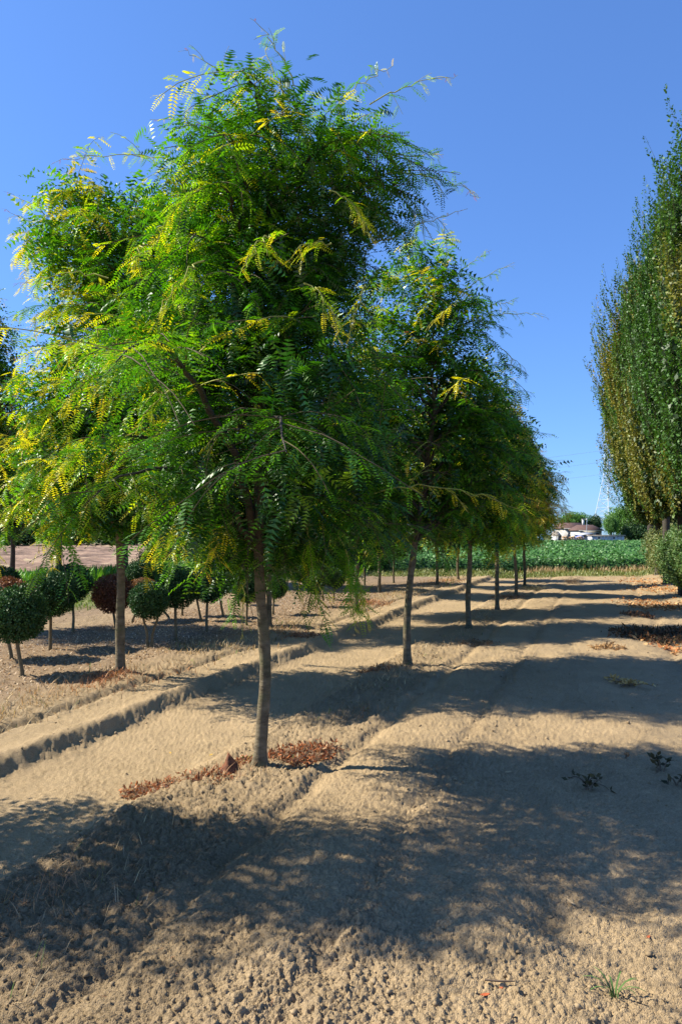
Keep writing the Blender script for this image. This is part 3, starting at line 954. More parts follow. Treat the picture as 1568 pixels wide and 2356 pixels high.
# young low-branched locusts far between the rows, and dark shrubs behind them
T5 = o
for k, ((x_, y_), sc, lab) in enumerate([((655, 1362), 0.56, 'leftmost of the low young locusts in the back, by the nearest trunk'),
                                        ((702, 1353), 0.50, 'second low young locust from the left in the back'),
                                        ((768, 1360), 0.58, 'third low young locust from the left in the back'),
                                        ((838, 1350), 0.52, 'fourth low young locust from the left, behind the yellowish trunk'),
                                        ((905, 1346), 0.55, 'rightmost of the low young locusts in the back')]):
    o = copy_tree(T5)
    o.location = on_ground(x_, y_); o.scale = (sc * 1.3, sc * 1.3, sc); o.rotation_euler = (0, 0, k * 1.3)
    o['label'] = lab; o['group'] = 'young locusts in the back'

# ------------------------------------------------------------------ hornbeams, right
def hornbeam(seed, H, zb, prof, rmax, n_shoot, tint_fn, leafL=0.10):
    rng = np.random.default_rng(seed)
    P, D, Nn, L, C = [], [], [], [], []
    tw = MB()
    for i in range(n_shoot):
        h = (i + rng.random()) / n_shoot
        ph = i * 2.39996 + rng.normal(0, 0.2)
        z = zb + (H - zb) * h
        R = rmax * np.interp(h, prof[0], prof[1]) * (1 + 0.16 * math.sin(3 * ph + 5 * h + seed) + 0.10 * math.sin(7 * ph + 9 * h) + rng.normal(0, 0.06))
        R *= 0.70 + 0.30 * abs(math.sin(3.5 * ph + 0.7 * math.sin(0.8 * z) + seed)) ** 0.6
        if h > 0.86 + 0.14 * math.sin(2.3 * ph + seed) * math.sin(5.1 * ph):
            continue
        fr = 1 - 0.5 * rng.random() ** 1.6
        a = np.array([R * fr * math.cos(ph), R * fr * math.sin(ph), z])
        Ls = 0.45 + 0.5 * rng.random() + (0.7 * rng.random() if rng.random() < 0.2 else 0)
        d = np.array([math.cos(ph) * 0.28, math.sin(ph) * 0.28, 1.0]) + rng.normal(0, 0.12, 3)
        m = int(Ls / 0.030)
        t = (np.arange(m) + 0.5) / m
        c = a + unit(d) * (t * Ls)[:, None] + np.array([math.cos(ph), math.sin(ph), 0]) * (0.10 * np.sin(t * 3))[:, None]
        aa = rng.random(m) * 6.283
        side = np.stack([np.cos(aa), np.sin(aa), 0.25 + 0.3 * rng.random(m)], -1) + np.array([math.cos(ph), math.sin(ph), 0]) * 0.5
        P.append(c); D.append(side)
        Nn.append(np.array([0, 0, 1.0]) + rng.normal(0, 0.36, (m, 3)) + np.array([math.cos(ph), math.sin(ph), 0]) * 0.4)
        L.append(leafL * (0.7 + 0.6 * rng.random(m)) * (1 - 0.3 * t))
        col = tint_fn(rng, ph, z, m)
        C.append(col)
        if fr > 0.9:
            tw.tube(np.stack([a, a + unit(d) * Ls]), [0.006, 0.002], 3, cap=False)
    # dense inner foliage
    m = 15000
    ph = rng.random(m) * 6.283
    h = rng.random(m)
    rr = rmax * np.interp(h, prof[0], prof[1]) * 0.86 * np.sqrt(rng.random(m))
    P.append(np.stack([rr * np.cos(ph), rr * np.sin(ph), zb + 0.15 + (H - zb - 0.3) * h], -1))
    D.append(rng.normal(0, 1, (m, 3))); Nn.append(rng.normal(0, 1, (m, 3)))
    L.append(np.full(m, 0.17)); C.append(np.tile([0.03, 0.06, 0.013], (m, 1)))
    P, D, Nn, L, C = map(np.concatenate, (P, D, Nn, L, C))
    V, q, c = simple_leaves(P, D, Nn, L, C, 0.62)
    print("hornbeam leaves", len(P))
    return mesh("hornbeam_crown", V, q, None, M_HORN, c), tw


HG = np.array([0.050, 0.125, 0.020]); HY = np.array([0.25, 0.21, 0.022]); HB = np.array([0.22, 0.12, 0.03])


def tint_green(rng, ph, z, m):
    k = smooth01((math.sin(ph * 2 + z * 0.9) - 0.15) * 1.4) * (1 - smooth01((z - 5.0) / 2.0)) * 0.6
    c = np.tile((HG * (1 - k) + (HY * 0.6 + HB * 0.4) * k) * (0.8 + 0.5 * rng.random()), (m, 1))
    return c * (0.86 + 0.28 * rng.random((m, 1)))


def tint_brown(rng, ph, z, m):
    y = rng.random(m)[:, None]
    k = 0.75 if math.sin(ph * 2 + z * 0.7) + rng.normal(0, 0.5) > -0.35 else 0.12
    base = HY * (1 - y * 0.5) + HB * y * 0.5
    c = HG * (1 - k) + base * k
    return c * (0.75 + 0.5 * rng.random((m, 1)))


prof = ([0, 0.06, 0.18, 0.32, 0.5, 0.68, 0.84, 0.95, 1.0], [0.22, 0.55, 0.85, 1.0, 0.98, 0.82, 0.58, 0.32, 0.12])
prof = (prof[0], [0.5, 0.7] + prof[1][2:])
ma, twa = hornbeam(1, 9.6, 1.75, prof, 2.0, 2300, tint_green)
vase = ([0, 0.07, 0.14, 0.33, 0.53, 0.8, 0.93, 1.0], [0.25, 0.42, 0.58, 0.84, 1.0, 0.86, 0.68, 0.4])
mb, twb = hornbeam(2, 9.0, 2.0, vase, 2.0, 2100, tint_brown)


def place_hornbeam(me, tw, X, Y, sc, sz, rz, label, proto=None):
    if proto is None:
        t = thing("hornbeam", label, 'tree', (X, Y, hz(X, Y)), 'columnar hornbeams at the right')
        b = MB()
        b.tube([(0, 0, -0.1), (0, 0, 0.0), (0.02, 0, 0.6), (0, 0.02, 1.5), (-0.02, 0, 2.4), (0, 0, 5), (0, 0, 8)], [0.2, 0.17, 0.13, 0.12, 0.115, 0.08, 0.02], 12, wob=0.05)
        tr = b.build("trunk", M_BARK2, t, smooth=True)
        for k in range(7):
            a = k * 0.9
            bb = MB()
            P0 = np.array([0, 0, 1.7 + 0.12 * k]); P3 = np.array([1.3 * math.cos(a), 1.3 * math.sin(a), 3.9 + 0.3 * k])
            bb.tube(bez(P0, P0 + (P3 - P0) * [0.4, 0.4, 0.2], P0 + (P3 - P0) * [0.9, 0.9, 0.6], P3, 8), np.linspace(0.045, 0.012, 8), 6)
            bb.build("branch", M_BARK2, tr, smooth=True)
        tw.build("twigs", M_TWIG, t, kind='stuff')
        obj("crown", me, t, kind='stuff')
    else:
        t = copy_tree(proto)
        t['label'] = label
    t.location = (X, Y, hz(X, Y)); t.scale = (sc, sc, sz); t.rotation_euler = (0, 0, rz)
    return t


def hx(Y):
    return 8.75 + SL * (Y - 17.5)


HA = place_hornbeam(ma, twa, hx(17.0) - 0.1, 17.0, 0.66, 1.05, 0.3, 'tall dark green hornbeam second from the right edge, its trunk rising behind the bushes')
place_hornbeam(ma, twa, hx(13.0) + 0.45, 13.0, 0.78, 1.04, 2.3, 'tallest dark green hornbeam, cut by the right edge', HA)
HB_ = place_hornbeam(mb, twb, hx(20.8) - 0.1, 20.8, 0.85, 1.12, 0.0, 'yellow-brown hornbeam between the two green ones')
place_hornbeam(ma, twa, hx(25.0), 25.0, 0.9, 1.0, 4.2, 'green hornbeam between the two yellow-brown ones', HA)
place_hornbeam(mb, twb, hx(29.5) + 0.05, 29.5, 1.15, 1.22, 2.6, 'farthest hornbeam, low yellow-brown crown edging the sky', HB_)


# ------------------------------------------------------------------ bushes
def bush_mesh(name, seed, rx, rz_, n, leafL, cols, mat, inner=True, flat=0.0, lump=0.12, ratio=0.6, innerL=3.2):
    rng = np.random.default_rng(seed)
    d = unit(rng.normal(0, 1, (n, 3)))
    lum = 1 + lump * np.sin(d[:, 0] * 5 + seed) * np.cos(d[:, 1] * 6 + d[:, 2] * 5) + lump * 0.6 * np.sin(d[:, 0] * 11 + d[:, 2] * 9)
    r = lum * (1 - 0.16 * rng.random(n) ** 1.5)
    P = d * r[:, None] * np.array([rx, rx, rz_])
    D = d * 0.6 + rng.normal(0, 0.6, (n, 3)) + np.array([0, 0, 0.25])
    Nn = d + rng.normal(0, 0.45, (n, 3))
    L = leafL * (0.7 + 0.6 * rng.random(n))
    c = np.array(cols)[rng.integers(0, len(cols), n)] * (0.75 + 0.5 * rng.random((n, 1)))
    if inner:
        m = n // 3
        d2 = unit(rng.normal(0, 1, (m, 3)))
        P = np.concatenate([P, d2 * (0.86 * rng.random((m, 1)) ** 0.4) * np.array([rx, rx, rz_])])
        D = np.concatenate([D, rng.normal(0, 1, (m, 3))]); Nn = np.concatenate([Nn, d2 + rng.normal(0, 0.4, (m, 3))])
        L = np.concatenate([L, np.full(m, leafL * innerL)])
        c = np.concatenate([c, np.tile(np.array(cols[0]) * 0.8, (m, 1))])
    V, q, cc = simple_leaves(P, D, Nn, L, c, ratio)
    return mesh(name, V, q, None, mat, cc)


BG1, BG2 = (0.075, 0.15, 0.04), (0.15, 0.22, 0.07)
bm_a = bush_mesh("bush_crown", 3, 0.95, 0.85, 9000, 0.055, [BG1, BG2, (0.10, 0.19, 0.06)], M_HORN, lump=0.14)
bm_b = bush_mesh("bush_crown_b", 6, 0.95, 0.85, 8000, 0.05, [(0.13, 0.17, 0.05), (0.24, 0.24, 0.08), (0.10, 0.15, 0.05)], M_HORN, lump=0.16)
stem_me = MB()
for k in range(7):
    a = k * 0.9
    stem_me.tube([(0.06 * math.cos(a), 0.06 * math.sin(a), -0.05), (0.25 * math.cos(a), 0.25 * math.sin(a), 0.5), (0.4 * math.cos(a), 0.4 * math.sin(a), 0.95)], [0.018, 0.013, 0.006], 5)
stem_me = stem_me.mesh("bush_stems", M_BARK2)
bushes = [(14.2, 0.75, 1.0, 1.05, bm_a, 'glossy green bush cut by the right edge, nearest of the bushes'),
          (16.2, 0.5, 1.0, 1.0, bm_a, 'rounded green bush second from the right edge below the hornbeam trunk'),
          (18.6, 0.4, 0.9, 0.95, bm_a, 'leafy bush in the middle of the bush row under the hornbeams'),
          (21.2, 0.5, 0.95, 1.0, bm_b, 'olive tinged bush in front of the hornbeam shade'),
          (24.2, 0.65, 1.0, 1.0, bm_b, 'yellowish bush beside dry stalks near the crop field'),
          (27.4, 0.6, 0.95, 1.0, bm_b, 'farthest pale olive bush at the corner of the crop field')]
for k, (Y, dx, sc, sz, me, lab) in enumerate(bushes):
    X = hx(Y) + dx
    t = thing("bush", lab, 'bush', (X, Y, hz(X, Y)), 'bushes under the hornbeams')
    obj("crown", me, t, (0, 0, 0.78), kind='stuff')
    obj("stems", stem_me, t)
    t.scale = (sc * 1.06, sc * 1.06, sz * 1.12); t.rotation_euler = (0, 0, k * 1.7)

dsh = bush_mesh("shrub_crown", 9, 0.95, 0.6, 4000, 0.07, [(0.03, 0.075, 0.02), (0.05, 0.11, 0.03)], M_HORN, lump=0.2)
for k in range(7):
    X, Y = -7.5 + 1.45 * k, 28.6 + 0.5 * math.sin(k * 2.2)
    t = thing("shrub", 'low dark shrub closing the rows, ' + ['first', 'second', 'third', 'fourth', 'fifth', 'sixth', 'last'][k] + ' from the left beside the crop field', 'shrub', (X, Y, hz(X, Y)), 'dark shrubs behind the rows')
    obj("crown", dsh, t, (0, 0, 0.55), kind='stuff'); obj("stems", stem_me, t, (0, 0, -0.3))
    t.rotation_euler = (0, 0, k * 1.1)

# ------------------------------------------------------------------ clipped ball trees
ball_g = bush_mesh("ball_green", 21, 1.0, 0.97, 6500, 0.085, [(0.03, 0.085, 0.022), (0.045, 0.12, 0.035), (0.022, 0.06, 0.016)], M_BOX, lump=0.06, innerL=2.4)
ball_r = bush_mesh("ball_red", 22, 1.0, 0.97, 6500, 0.085, [(0.22, 0.085, 0.045), (0.30, 0.13, 0.07), (0.15, 0.05, 0.03)], M_BOX, lump=0.06, innerL=2.4)
ball_o = bush_mesh("ball_orange", 23, 1.0, 0.97, 6500, 0.085, [(0.42, 0.20, 0.08), (0.30, 0.15, 0.06), (0.35, 0.2, 0.1)], M_BOX, lump=0.06, innerL=2.4)
M_STEM = bark_mat("stem_bark", (0.24, 0.19, 0.11), (0.12, 0.09, 0.05), (0.13, 0.12, 0.05))
# base px, ball centre px, radius px, mesh, label
balls = [
    ((51, 1567), (38, 1413), 68, 'g', 'nearest clipped green ball tree at the left edge, lit on its upper left'),
    ((26, 1525), (12, 1392), 66, 'r', 'brown topped ball tree mostly hidden behind the nearest green ball'),
    ((116, 1503), (122, 1366), 55, 'g', 'dark clipped ball tree just right of the nearest green ball'),
    ((168, 1463), (162, 1342), 47, 'g', 'green ball tree on a crooked pale stem before the dirt path'),
    ((12, 1462), (2, 1345), 44, 'g', 'dark ball tree rising above the brown one at the left edge'),
    ((266, 1452), (260, 1366), 46, 'r', 'red-brown dried ball tree behind the left locust trunk'),
    ((305, 1438), (330, 1364), 36, 'o', 'ball tree with a dry orange top peeking over a green ball'),
    ((343, 1500), (343, 1381), 45, 'g', 'green ball tree on a forked double stem'),
    ((405, 1482), (407, 1352), 50, 'g', 'large dark ball tree on a straight grey stem right of the forked one'),
    ((388, 1432), (322, 1322), 34, 'g', 'ball tree seen over the orange topped one'),
    ((475, 1462), (481, 1352), 37, 'g', 'dark ball tree left of the nearest locust trunk under yellow shoots'),
    ((462, 1435), (452, 1346), 33, 'g', 'small dark ball tree tucked behind the one under yellow shoots'),
    ((419, 1423), (425, 1334), 32, 'g', 'ball tree hidden behind the large dark one, only its short stem clear'),
    ((513, 1426), (506, 1340), 30, 'g', 'ball tree on a thin pale leaning stem, alone in the sunlit soil'),
    ((567, 1446), (573, 1352), 36, 'g', 'ball tree touching the left side of the nearest trunk'),
    ((549, 1398), (549, 1335), 24, 'g', 'small far ball tree left of the nearest trunk by the path'),
    ((628, 1420), (634, 1352), 27, 'g', 'dark ball tree beside the right side of the nearest trunk'),
    ((709, 1403), (722, 1338), 26, 'g', 'ball tree on a pale slanting stem in the middle distance'),
    ((743, 1387), (745, 1325), 24, 'g', 'ball tree right of the slanting stem, on a straight light stem'),
    ((768, 1386), (772, 1330), 24, 'g', 'middle distance ball tree nearest to the yellowish locust trunk'),
    ((690, 1370), (690, 1318), 21, 'g', 'farthest small ball tree seen between the locust trunks')]
for (bp, cp, rp, kd, lab) in balls:
    b = on_ground(*bp)
    Dp = b[1]
    c = px(cp[0], cp[1], Dp) - b
    r = rp / FD * Dp
    t = thing("ball_tree", lab, 'topiary', b, 'clipped ball trees on short stems')
    mm = {'g': ball_g, 'r': ball_r, 'o': ball_o}[kd]
    o = obj("crown", mm, t, tuple(c), kind='stuff')
    o.scale = (r, r, r * 0.97)
    o.rotation_euler = (0, 0, RNG.random() * 6)
    if bp[0] == 343:
        for (dx, ex) in ((-0.02, -0.10), (0.03, 0.14)):
            m_ = MB(); m_.tube([(dx, 0, -0.03), (dx * 1.5, 0, 0.2), (ex * 0.8, 0, c[2] * 0.6), (ex, 0, c[2])], [0.022, 0.018, 0.016, 0.012], 8, wob=0.08)
            m_.build("stem", M_STEM, t, smooth=True)
    else:
        m_ = MB()
        bow = -0.045 if bp[0] != 168 else 0.06
        m_.tube([(0, 0, -0.03), (0.0, 0, 0.05), (c[0] * 0.3 + bow * 0.3, 0.01, c[2] * 0.3), (c[0] * 0.7 + bow * 0.4, 0, c[2] * 0.62), (c[0], 0, c[2])], [0.032, 0.024, 0.021, 0.02, 0.014], 8, wob=0.06)
        m_.build("stem", M_STEM, t, smooth=True)

# ------------------------------------------------------------------ darker broad-leaved trees behind, left
brd = bush_mesh("broad_crown", 31, 1.0, 1.0, 9000, 0.075, [(0.03, 0.075, 0.02), (0.05, 0.12, 0.03)], M_HORN, lump=0.22, innerL=2.6)
for (X, Y, r, zc, sz, lab) in [((136 - 784) / FD * 23, 23, 1.8, 3.6, 1.9, 'dark leaved tree behind the balls with a slim black trunk'),
                              ((288 - 784) / FD * 21, 21, 1.7, 3.6, 1.9, 'dark leaved tree standing behind the left locust trunk'),
                              ((30 - 784) / FD * 27, 27, 2.0, 3.8, 2.2, 'dark leaved tree farther back at the left edge'),
                              ((440 - 784) / FD * 27, 27, 2.1, 3.4, 2.0, 'dark leaved tree behind the yellow hanging shoots')]:
    t = thing("broadleaf_tree", lab, 'tree', (X, Y, hz(X, Y)), 'dark trees behind the ball trees')
    m_ = MB(); m_.tube([(0, 0, -0.05), (0.02, 0, 0.8), (0, 0, 1.8), (0, 0, zc)], [0.11, 0.085, 0.075, 0.04], 10, wob=0.05)
    tr = m_.build("trunk", M_BARK2, t, smooth=True)
    for k in range(4):
        m_ = MB(); a = k * 1.6 + X
        m_.tube([(0, 0, 1.7 + .2 * k), (0.5 * math.cos(a), 0.5 * math.sin(a), 2.4 + .2 * k), (0.9 * math.cos(a), 0.9 * math.sin(a), 3.2 + .3 * k)], [0.035, 0.025, 0.01], 6)
        m_.build("branch", M_BARK2, tr)
    o = obj("crown", brd, t, (0, 0, zc), kind='stuff'); o.scale = (r, r, sz); o.rotation_euler = (0, 0, X)

# ------------------------------------------------------------------ ground cover
def blades(name, X, Y, hgt, cols, lab, cat, width=0.004, lean=0.8, mat=None):
    n = len(X)
    z = height(X, Y)
    a = RNG.random(n) * 6.283
    h = hgt * (0.4 + 0.9 * RNG.random(n))
    ln = lean * RNG.random(n) * h
    P = np.stack([X, Y, z - 0.004], -1)
    T = P + np.stack([np.cos(a) * ln, np.sin(a) * ln, h], -1)
    Mi = P * 0.5 + T * 0.5 + np.stack([0 * h, 0 * h, 0.15 * h], -1)
    b = a + 1.57
    wv = np.stack([np.cos(b), np.sin(b), 0 * b], -1) * np.asarray(width * (0.6 + 0.8 * RNG.random(n)))[:, None]
    V = np.stack([P - wv, P + wv, Mi + wv * 0.8, Mi - wv * 0.8, T], 1).reshape(-1, 3)
    i = np.arange(n)[:, None] * 5
    q = i + np.array([0, 1, 2, 3]); t = i + np.array([3, 2, 4])
    c = np.repeat(cols * (0.75 + 0.5 * RNG.random((n, 1))), 5, 0)
    return tag(obj(name, mesh(name, V, q, t, mat or M_DRY, c), kind='stuff'), lab, cat)


ORANGE = np.array([0.42, 0.15, 0.055]); STRAW = np.array([0.50, 0.37, 0.20]); GREYS = np.array([0.34, 0.27, 0.17]); WGREEN = np.array([0.13, 0.22, 0.04])
hot = [gpx(*p) + (r,) for (p, r) in [((700, 1745), 0.25), ((345, 1815), 0.22), ((520, 1790), 0.25), ((860, 1540), 0.35), ((1100, 1482), 0.4), ((690, 1468), 0.6), ((450, 1568), 0.6),
                                    ((230, 1590), 0.5), ((850, 1395), 0.9), ((1170, 1376), 0.9), ((80, 2080), 0.25), ((840, 1650), 0.3), ((760, 1398), 0.8), ((1040, 1345), 1.5)]]
n = 34000
Y = 2.3 + 24 * RNG.random(n) ** 1.7
side = RNG.random(n) < 0.42
u = np.where(side, -2.35 + 0.22 * RNG.normal(0, 1, n), -5.25 + 0.35 * RNG.normal(0, 1, n))
X = u + SL * Y
dens = smooth01((fbm(X * 1.1 + 2, Y * 1.1, 1, 3) + 0.25) / 0.6)
dens = np.where(side, dens * 0.35, dens)
heat = np.zeros(n)
for (hx_, hy_, hr) in hot:
    heat = np.maximum(heat, 0.75 * np.exp(-((X - hx_) ** 2 + (Y - hy_) ** 2) / (hr * hr)))
keep = RNG.random(n) < np.maximum(dens * 0.7, heat)
X, Y, heat, side = X[keep], Y[keep], heat[keep], side[keep]
pick = RNG.random(len(X))[:, None]
base = np.where(pick < 0.5, STRAW, np.where(pick < 0.93, GREYS, WGREEN))
cols = base * (1 - heat[:, None]) + ORANGE * heat[:, None]
blades("dry_grass", X, Y, 0.03 + 0.03 * RNG.random(len(X)) + np.where(side, 0, 0.02), cols, 'short dead grass and orange weeds along the tree rows', 'dry grass', width=np.clip(0.0005 * Y, 0.0012, 0.0045), lean=2.2)

# straw, bark bits and dead stems strewn over the near soil
n = 3800
Y = 2.0 + 6.0 * RNG.random(n) ** 1.3
X = (RNG.random(n) - 0.5) * 1.25 * Y * 1.0
uq = X - SL * Y
w_ = np.where((uq > -3.1) & (uq < -1.6), 1.0, 0.13)
keep = RNG.random(n) < w_
X, Y = X[keep], Y[keep]
cols = np.array([(0.46, 0.34, 0.19), (0.14, 0.09, 0.05), (0.30, 0.20, 0.11), (0.34, 0.13, 0.06)])[RNG.integers(0, 4, len(X))]
blades("straw_litter", X, Y, 0.009, cols, 'bits of straw and dead stems strewn over the near soil', 'litter', width=0.0011, lean=4.0)

# straw and mulch litter under the ball trees
n = 16000
Y = 6.5 + 12 * RNG.random(n)
u = -5.6 - 2.9 * RNG.random(n)
X = u + SL * Y
cols = np.array([(0.50, 0.37, 0.24), (0.36, 0.24, 0.15), (0.58, 0.46, 0.33)])[RNG.integers(0, 3, n)]
blades("mulch_litter", X, Y, 0.02, cols, 'straw coloured litter covering the ground under the ball trees', 'litter', width=0.008, lean=2.5)

# lawn and green weeds at the left
n = 16000
Y = 13 + 16 * RNG.random(n)
u = np.where(RNG.random(n) < 0.5, -10.4 - 4.6 * RNG.random(n), -15.0 - 1.6 * RNG.random(n))
X = u + SL * Y
tall = u < -14.9
cols = np.where(tall[:, None], np.array([0.16, 0.34, 0.045]), np.array([0.20, 0.26, 0.07]))
blades("grass", X, Y, np.where(tall, 0.50, 0.07), cols, 'green grass strip between the path and the ploughed field', 'grass', width=np.where(tall, 0.03, 0.012), mat=M_SOY)

# grass strip before the crop
n = 15000
X = -4 + 22 * RNG.random(n); Y = 25.2 + 4.3 * RNG.random(n)
cols = np.array([(0.17, 0.20, 0.05), (0.28, 0.26, 0.10), (0.12, 0.16, 0.04)])[RNG.integers(0, 3, n)]
blades("verge_grass", X, Y, 0.06 + 0.02 * (Y - 25), cols, 'low mixed grass verge in front of the crop field', 'grass', width=0.012, mat=M_SOY)
n = 700
X = np.concatenate([px(1255, 1300, 28.6)[0] + RNG.normal(0, 0.5, n // 2), px(1450, 1300, 28.2)[0] + RNG.normal(0, 0.9, n // 2)])
Y = 28.6 + RNG.normal(0, 0.3, n)
blades("dry_stalks", X, Y, 0.26, np.tile([0.50, 0.36, 0.20], (n, 1)), 'dry reddish stalks standing at the edge of the crop field', 'dry stalks', width=0.007, lean=1.4)


# ------------------------------------------------------------------ crop field
def soy():
    # dark canopy body
    Y = np.geomspace(29.3, 119, 90)
    s = np.linspace(0, 1, 160)
    x0, x1 = 0.05 * Y - 1.0, 0.86 * Y + 4
    X = x0[:, None] + (x1 - x0)[:, None] * s[None]
    YY = np.repeat(Y[:, None], 160, 1)
    Z = 0.50 + 0.14 * fbm(X * 1.2, YY * 1.2, 2, 3) + 0.05 * np.sin((X - SL * YY) * 8.5)
    Z[0] = -0.1
    Z[1] = 0.30 + 0.1 * fbm(X[1], YY[1], 1)
    nn_, m = X.shape
    i = np.arange(nn_ - 1)[:, None] * m + np.arange(m - 1)[None, :]
    q = np.stack([i, i + 1, i + m + 1, i + m], -1).reshape(-1, 4)
    V = [np.stack([X, YY, Z], -1).reshape(-1, 3)]
    C = [np.tile([0.028, 0.075, 0.022], (X.size, 1))]
    Q = [q]
    # leaves
    N = 62000
    a = RNG.random(N)
    y = 29.0 * (120 / 29.0) ** (a ** 1.25)
    x = 0.05 * y - 1.0 + (0.81 * y + 5) * RNG.random(N)
    front = RNG.random(N) < 0.10
    y = np.where(front, 29.1 + 0.35 * RNG.random(N), y)
    x = np.where(front, 0.4 + 28 * RNG.random(N), x)
    z = 0.54 + 0.14 * fbm(x * 1.2, y * 1.2, 2, 3) + 0.10 * RNG.random(N)
    z = np.where(front, 0.05 + 0.5 * RNG.random(N), z)
    sc = 0.12 * (y / 29) ** 0.62
    P = np.stack([x, y, z], -1)
    D = np.stack([RNG.normal(0, 1, N), RNG.normal(0, 1, N), RNG.normal(0, 0.3, N)], -1)
    Nn = np.array([-0.3, -0.3, 0.9]) + RNG.normal(0, 0.45, (N, 3))
    cc = np.array([(0.05, 0.15, 0.035), (0.08, 0.20, 0.045), (0.04, 0.115, 0.03)])[RNG.integers(0, 3, N)] * (0.8 + 0.4 * RNG.random((N, 1)))
    v, qq, c = simple_leaves(P, D, Nn, sc * (0.7 + 0.6 * RNG.random(N)), cc, 0.8)
    V.append(v); C.append(c); Q.append(qq + X.size)
    o = obj("crop_field", mesh("crop_field", np.concatenate(V), np.concatenate(Q), None, M_SOY, np.concatenate(C)), kind='stuff')
    tag(o, 'dense low green soybean crop filling the field beyond the nursery', 'crop')


soy()

# ------------------------------------------------------------------ farm buildings beyond the crop
M_WALL = plain_mat("house_wall", (0.48, 0.46, 0.42), var=0.12, scale=1.5)
M_ROOF = plain_mat("roof_tile", (0.13, 0.075, 0.06), var=0.35, scale=3)
M_SHED = plain_mat("shed_panel", (0.50, 0.52, 0.54), var=0.2, scale=0.8, rough=0.6)
M_SHEDR = plain_mat("shed_roof", (0.42, 0.36, 0.30), var=0.3, scale=1.0)
M_DARK = plain_mat("dark_glass", (0.03, 0.035, 0.045), rough=0.25)
M_WHITE = plain_mat("white_paint", (0.55, 0.55, 0.53), var=0.08, rough=0.5)
M_CRATE = plain_mat("crate_wood", (0.50, 0.30, 0.14), var=0.4, scale=3)
M_TARP = plain_mat("blue_tarp", (0.10, 0.14, 0.36), var=0.4, scale=2, rough=0.5, c2=(0.28, 0.30, 0.40))
M_BLUE = plain_mat("light_blue_sheet", (0.25, 0.50, 0.68), var=0.2, rough=0.5)
M_PYL = plain_mat("galvanised_steel", (0.60, 0.66, 0.72), var=0.1, rough=0.5, scale=0.5)
M_WIRE = plain_mat("cable", (0.40, 0.46, 0.52), var=0.1)


def xz(x, y, Yd):
    p = px(x, y, Yd)
    return p[0], p[2]


def gable(mb, x0, x1, y0, y1, ze, zr, inset=0.0):
    """ridge along X, hip ends by inset"""
    ym = (y0 + y1) / 2
    V = [(x0, y0, ze), (x1, y0, ze), (x1, y1, ze), (x0, y1, ze), (x0 + inset, ym, zr), (x1 - inset, ym, zr),
         (x0, y0, ze - .12), (x1, y0, ze - .12), (x1, y1, ze - .12), (x0, y1, ze - .12)]
    mb.add(V, q=[(0, 1, 5, 4), (2, 3, 4, 5), (6, 7, 1, 0), (7, 8, 2, 1), (8, 9, 3, 2), (9, 6, 0, 3), (9, 8, 7, 6)], t=[(1, 2, 5), (3, 0, 4)])


def house(xa, xb, ytop, yeave, Yd, label, chimney=None, right_gable=False):
    x0, z1 = xz(xa, ytop, Yd); x1, _ = xz(xb, ytop, Yd); _, ze = xz(xa, yeave, Yd)
    w_ = x1 - x0; dp = 7.0
    t = thing("farmhouse", label, 'house', (x0, Yd, 0), 'farmhouse roofs beyond the field')
    m_ = MB(); m_.box(0.3, w_ - 0.3, 0.4, dp - 0.4, -0.1, ze - 0.1)
    wl = m_.build("wall", M_WALL, t)
    for k in range(3):
        f = MB(); xx = 0.8 + k * (w_ - 2.4) / 2
        f.box(xx, xx + 0.9, 0.34, 0.43, 1.0, 2.0)
        fo = f.build("window", M_WHITE, t)
        g_ = MB(); g_.box(xx + .1, xx + .8, 0.30, 0.36, 1.1, 1.9); g_.build("pane", M_DARK, fo)
    r = MB(); gable(r, 0, w_, 0, dp, ze, z1, 0.05 if not right_gable else 0.9)
    ro = r.build("roof", M_ROOF, t)
    g_ = MB(); g_.box(0, w_, -0.08, 0.0, ze - .16, ze - .04); g_.build("gutter", M_WALL, ro)
    if chimney:
        cx_, cz = xz(chimney[0], chimney[1], Yd + 3)
        c = MB(); c.box(cx_ - x0 - .2, cx_ - x0 + .2, 2.2, 2.6, z1 - 0.9, cz); c.box(cx_ - x0 - .26, cx_ - x0 + .26, 2.13, 2.67, cz, cz + .1)
        c.build("chimney", M_WHITE, ro)


house(1296, 1347, 1202, 1215, 140, 'left farmhouse with higher dark brown roof and a white chimney', chimney=(1338, 1195.5))
house(1330, 1388, 1207, 1219.5, 134, 'right farmhouse wing with lower dark brown roof behind the grey shed', right_gable=True)

# grey shed
x0, zt = xz(1359, 1233, 124); x1, _ = xz(1435, 1233, 124)
t = thing("storage_shed", 'long low pale grey panelled shed with a flat roof at the field edge', 'shed', (x0, 124, 0))
ws = (x1 - x0)
m_ = MB(); m_.box(0.03, ws - 0.03, 0.06, 5, -0.1, zt + 0.0); m_.build("wall", M_SHED, t)
pm = MB(); pm.box(0, ws / 10 - 0.03, 0, 0.05, -0.1, zt - 0.02); pme = pm.mesh("panel", M_SHED)
for k in range(10):
    obj("panel", pme, t, (k * ws / 10, 0, 0))
m_ = MB(); m_.box(-0.15, ws + 0.15, -0.25, 5.2, zt + 0.02, zt + 0.16); m_.build("roof", M_SHEDR, t)
for k in (1.2, 3.9):
    m_ = MB(); m_.box(k, k + 0.35, -0.04, -0.003, zt - 0.5, zt - 0.25); m_.build("vent", M_DARK, t)

